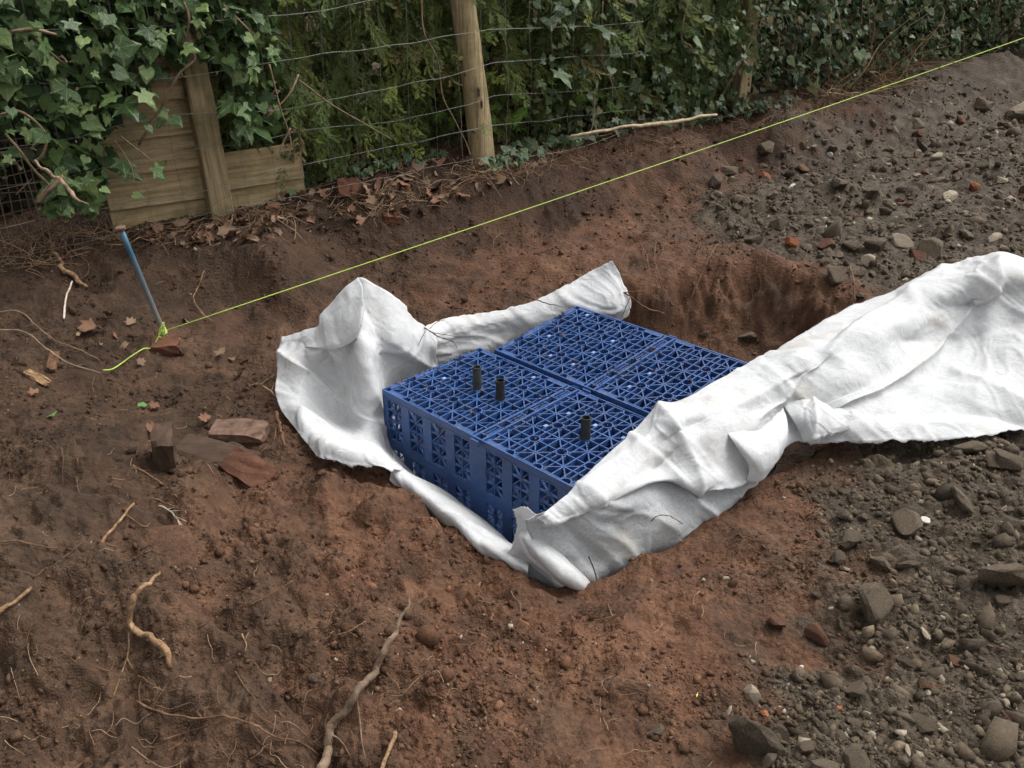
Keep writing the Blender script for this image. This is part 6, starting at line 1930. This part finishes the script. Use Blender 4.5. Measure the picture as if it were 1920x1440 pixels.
extra = [(152, 598), (168, 612), (205, 600), (215, 632), (160, 642), (132, 628), (190, 652), (240, 610), (238, 650), (436, 676), (448, 712), (300, 700), (265, 690), (350, 610), (120, 690), (95, 640), (40, 690), (60, 745), (330, 760), (500, 770), (285, 770)]
labs = by_landmark([(a_, b_, 'crisp brown') for a_, b_ in extra], [(305, 640, 'foot of the blue pin'), (180, 625, 'large pale dead leaf'), (310, 840, 'standing brick'), (75, 715, 'pale wood splinter')], 'leaf scrap')
for p, lab in zip(G([a_[0] for a_ in extra], [a_[1] for a_ in extra], .012), labs):
    o = link('leaf_scrap', DL[rb.randrange(6)]); lay(o, p, rb.uniform(.018, .045), .9); tag(o, lab, 'leaf', 'leaf scraps on the soil near the pin')
for px, py, sc, lab in ((100, 785, .05, 'single green leaf on the left soil bank'), (268, 768, .045, 'single green leaf above the standing brick')):
    me = ivy_leaf_mesh('green_leaf', px, M['leaf_fresh'], 3); o = link('green_leaf', me); lay(o, G1(px, py, .015), sc, .4); tag(o, lab, 'leaf', 'fresh green leaves on the soil')
me = mesh_py('yellow_leaf', [(0, 0, 0), (.15, .5, .05), (0, 1.2, 0), (-.15, .5, .05)], [(0, 1, 2, 3)], M['leaf_yellow'])
o = link('yellow_leaf', me); o.location = G1(1305, 1313, .006); o.scale = (.013,) * 3; o.rotation_euler = (.1, .1, -.4); tag(o, 'tiny yellow leaf on the red clay near the bottom', 'leaf')
spots = []
while len(spots) < 70:
    px, py = rb.uniform(220, 1095), rb.uniform(265, 472)
    if in_poly(px, py, BANK): spots.append((px, py))
labs = by_landmark([(a_, b_, 'thin dry') for a_, b_ in spots], MARKS3, 'twig')
for k, p in enumerate(G([s_[0] for s_ in spots], [s_[1] for s_ in spots], .012)):
    a = rb.uniform(0, 6.28); L = rb.uniform(.06, .22)
    q = [p + np.array([math.cos(a) * L * t + rb.uniform(-.012, .012), math.sin(a) * L * t * .8 + rb.uniform(-.012, .012), 0]) for t in (-.5, -.17, .17, .5)]
    for v in q: v[2] = H(v[0], v[1])[0] + rb.uniform(.006, .035)
    V, F = tube(np.array(catmull(q, 3)) - p, [rb.uniform(.002, .0035), .0012], 5)
    o = link('dry_twig', mesh_py('dry_twig', V, F, M['twig'], True)); o.location = p
    tag(o, labs[k], 'twig', 'dry twigs in the litter on the bank')


def ground_ivy(area, n, size, label, seed):
    r = random.Random(seed); sp_ = []
    xs = [p[0] for p in area]; ys = [p[1] for p in area]
    while len(sp_) < n:
        px, py = r.uniform(min(xs), max(xs)), r.uniform(min(ys), max(ys))
        if in_poly(px, py, area): sp_.append((px, py))
    pts = G([a[0] for a in sp_], [a[1] for a in sp_], .02)
    root = empty('ground_ivy', pts[0]); tag(root, label, 'ivy', 'low ivy at the foot of the fence')
    for p in pts:
        o = link('leaf', IVYD[r.randrange(4)], root)
        o.location = Vector(p - pts[0] + np.array([0, 0, r.uniform(0, .05)])); s_ = size * r.uniform(.7, 1.3); o.scale = (s_,) * 3
        o.rotation_euler = (-r.uniform(.2, 1.1), r.uniform(-.4, .4), r.uniform(-1.2, 1.2) + 3.4)
    for k in range(5):
        q = [pts[r.randrange(n)] for _ in range(2)]
        m_ = (q[0] + q[1]) / 2; m_[2] = H(m_[0], m_[1])[0] + .015
        V, F = tube(np.array(catmull([q[0], m_, q[1]], 4)) - pts[0], .002, 4); link('stem', mesh_py('stem', V, F, M['twig'], True), root)


ground_ivy([(930, 300), (1000, 270), (1180, 235), (1200, 250), (1060, 285), (960, 330), (900, 320)], 95, .065, 'low trailing ivy right of the round post foot', 1)
ground_ivy([(520, 345), (620, 310), (800, 290), (860, 290), (840, 305), (650, 345), (540, 375)], 85, .06, 'low trailing ivy under the wire left of the round post', 2)
ground_ivy([(1200, 235), (1330, 215), (1480, 190), (1500, 205), (1340, 235), (1220, 250)], 95, .055, 'low ivy fringe behind the pale peeled branch', 3)
ground_ivy([(430, 355), (540, 330), (560, 350), (440, 380)], 40, .055, 'small patch of ivy below the pale boards', 4)


# dry root and grass tangle at the far end of the hedge, fine root hairs over the soil
def tangle(name, label, centres, n, L, rad, cols, seed, cat, up=.3):
    r = np.random.default_rng(seed); V0, F0, C0 = [], [], []; b = 0
    for k in range(n):
        c = centres[r.integers(len(centres))]; p = c + r.normal(0, 1, 3) * np.array([.10, .06, .0])
        d = r.normal(0, 1, 3); d[2] = abs(d[2]) * up; d /= np.linalg.norm(d)
        ln_ = L * np.exp(r.normal(0, .4)); q = [p]
        for t in range(4):
            d = d + r.normal(0, .35, 3) * np.array([1, 1, .5 * (up > .1)]); d /= np.linalg.norm(d); q.append(q[-1] + d * ln_ / 4)
        q = np.array(q)
        if up < .1: q[:, 2] = H(q[:, 0], q[:, 1]) + r.uniform(.002, .012)
        else: q[:, 2] = np.maximum(q[:, 2], H(q[:, 0], q[:, 1]) + .004)
        V, F = tube(np.array(catmull(q, 3)), [rad, rad * .5], 4)
        F = np.array(F[:-2]); V = np.array(V)
        V0.append(V); F0.append(F + b); b += len(V); C0.append(np.repeat([cols[r.integers(len(cols))]], len(V), 0))
    o = link(name, mesh_np(name, np.concatenate(V0), np.concatenate(F0), M['crumb'], True, np.concatenate(C0)))
    tag(o, label, cat, None, 'stuff')


DRY = [(.20, .13, .075), (.28, .19, .11), (.13, .08, .045)]
cs = G([1590, 1620, 1650, 1680, 1720, 1760, 1600, 1640, 1560, 1800, 1850], [150, 140, 150, 130, 115, 105, 165, 160, 180, 85, 70])
tangle('dry_roots', 'dry brown root tangle at the foot of the far hedge', list(cs), 420, .34, .0035, DRY, 1, 'roots', .7)
cs = G([40, 90, 130, 170, 210, 60, 110, 190, 240, 20, 300, 330, 360, 480, 560, 600, 680, 740, 780, 820, 900, 960, 1010, 1060, 540, 450, 380, 700, 860], [470, 455, 450, 440, 440, 490, 480, 455, 445, 500, 440, 435, 425, 400, 385, 375, 380, 370, 385, 350, 330, 330, 310, 295, 400, 415, 440, 400, 320])
cs2 = G([1010, 1060, 1110, 1160, 1210, 1260, 1310, 1360, 1410, 1450, 1500, 1540], [330, 310, 295, 285, 275, 270, 262, 255, 245, 235, 215, 195])
tangle('bank_roots', 'fine roots hanging from the cut edge of the bank right of the post', list(cs2), 240, .12, .0014, DRY, 7, 'roots', .3)
tangle('dry_grass', 'dry stalks and root fibres in the litter under the fence', list(cs), 600, .13, .0014, DRY, 2, 'litter', .35)
px_ = rng.uniform(0, 1920, 330); py_ = rng.uniform(430, 1440, 330)
ok = ~((px_ > 500) & (px_ < 1500) & (py_ > 470) & (py_ < 1110)) & ~((px_ > 1450) & (py_ > 460) & (py_ < 860)) & ((px_ < 1350) | (rng.random(330) < .15))
tangle('root_hairs', 'fine pale root hairs scattered over the bare soil', list(G(px_[ok], py_[ok])), 300, .05, .0009, [(.30, .21, .13), (.20, .12, .07), (.14, .08, .05)], 3, 'roots', .05)
# whitish scraps
for px, py, wd, lab in ((1500, 1253, 14, 'small white scrap in the red clay'), (1735, 975, 22, 'curved white sherd edge in the soil-coated boulder'), (1485, 350, 14, 'white glinting scrap in the upper rubble'), (1555, 292, 12, 'pale scrap on the bank below the string')):
    o = stone(px, py, wd, 'stone_pale', lab, 'white scraps in the soil', name='white_scrap'); o.data = o.data.copy(); o.data.materials[0] = M['white_bit']; o['category'] = 'scrap'
for k, (px, py, dims, rot, lab) in enumerate(((100, 683, (.035, .10, .02), (20, 20, 20), 'reddish bark piece leaning on the left soil bank'), (72, 715, (.12, .03, .012), (10, 10, -30), 'pale wood splinter on the left soil bank'))):
    block('wood_piece', px, py, dims, rot, 'root' if k == 0 else 'root_pale', lab, 'wood', .012, 40 + k)
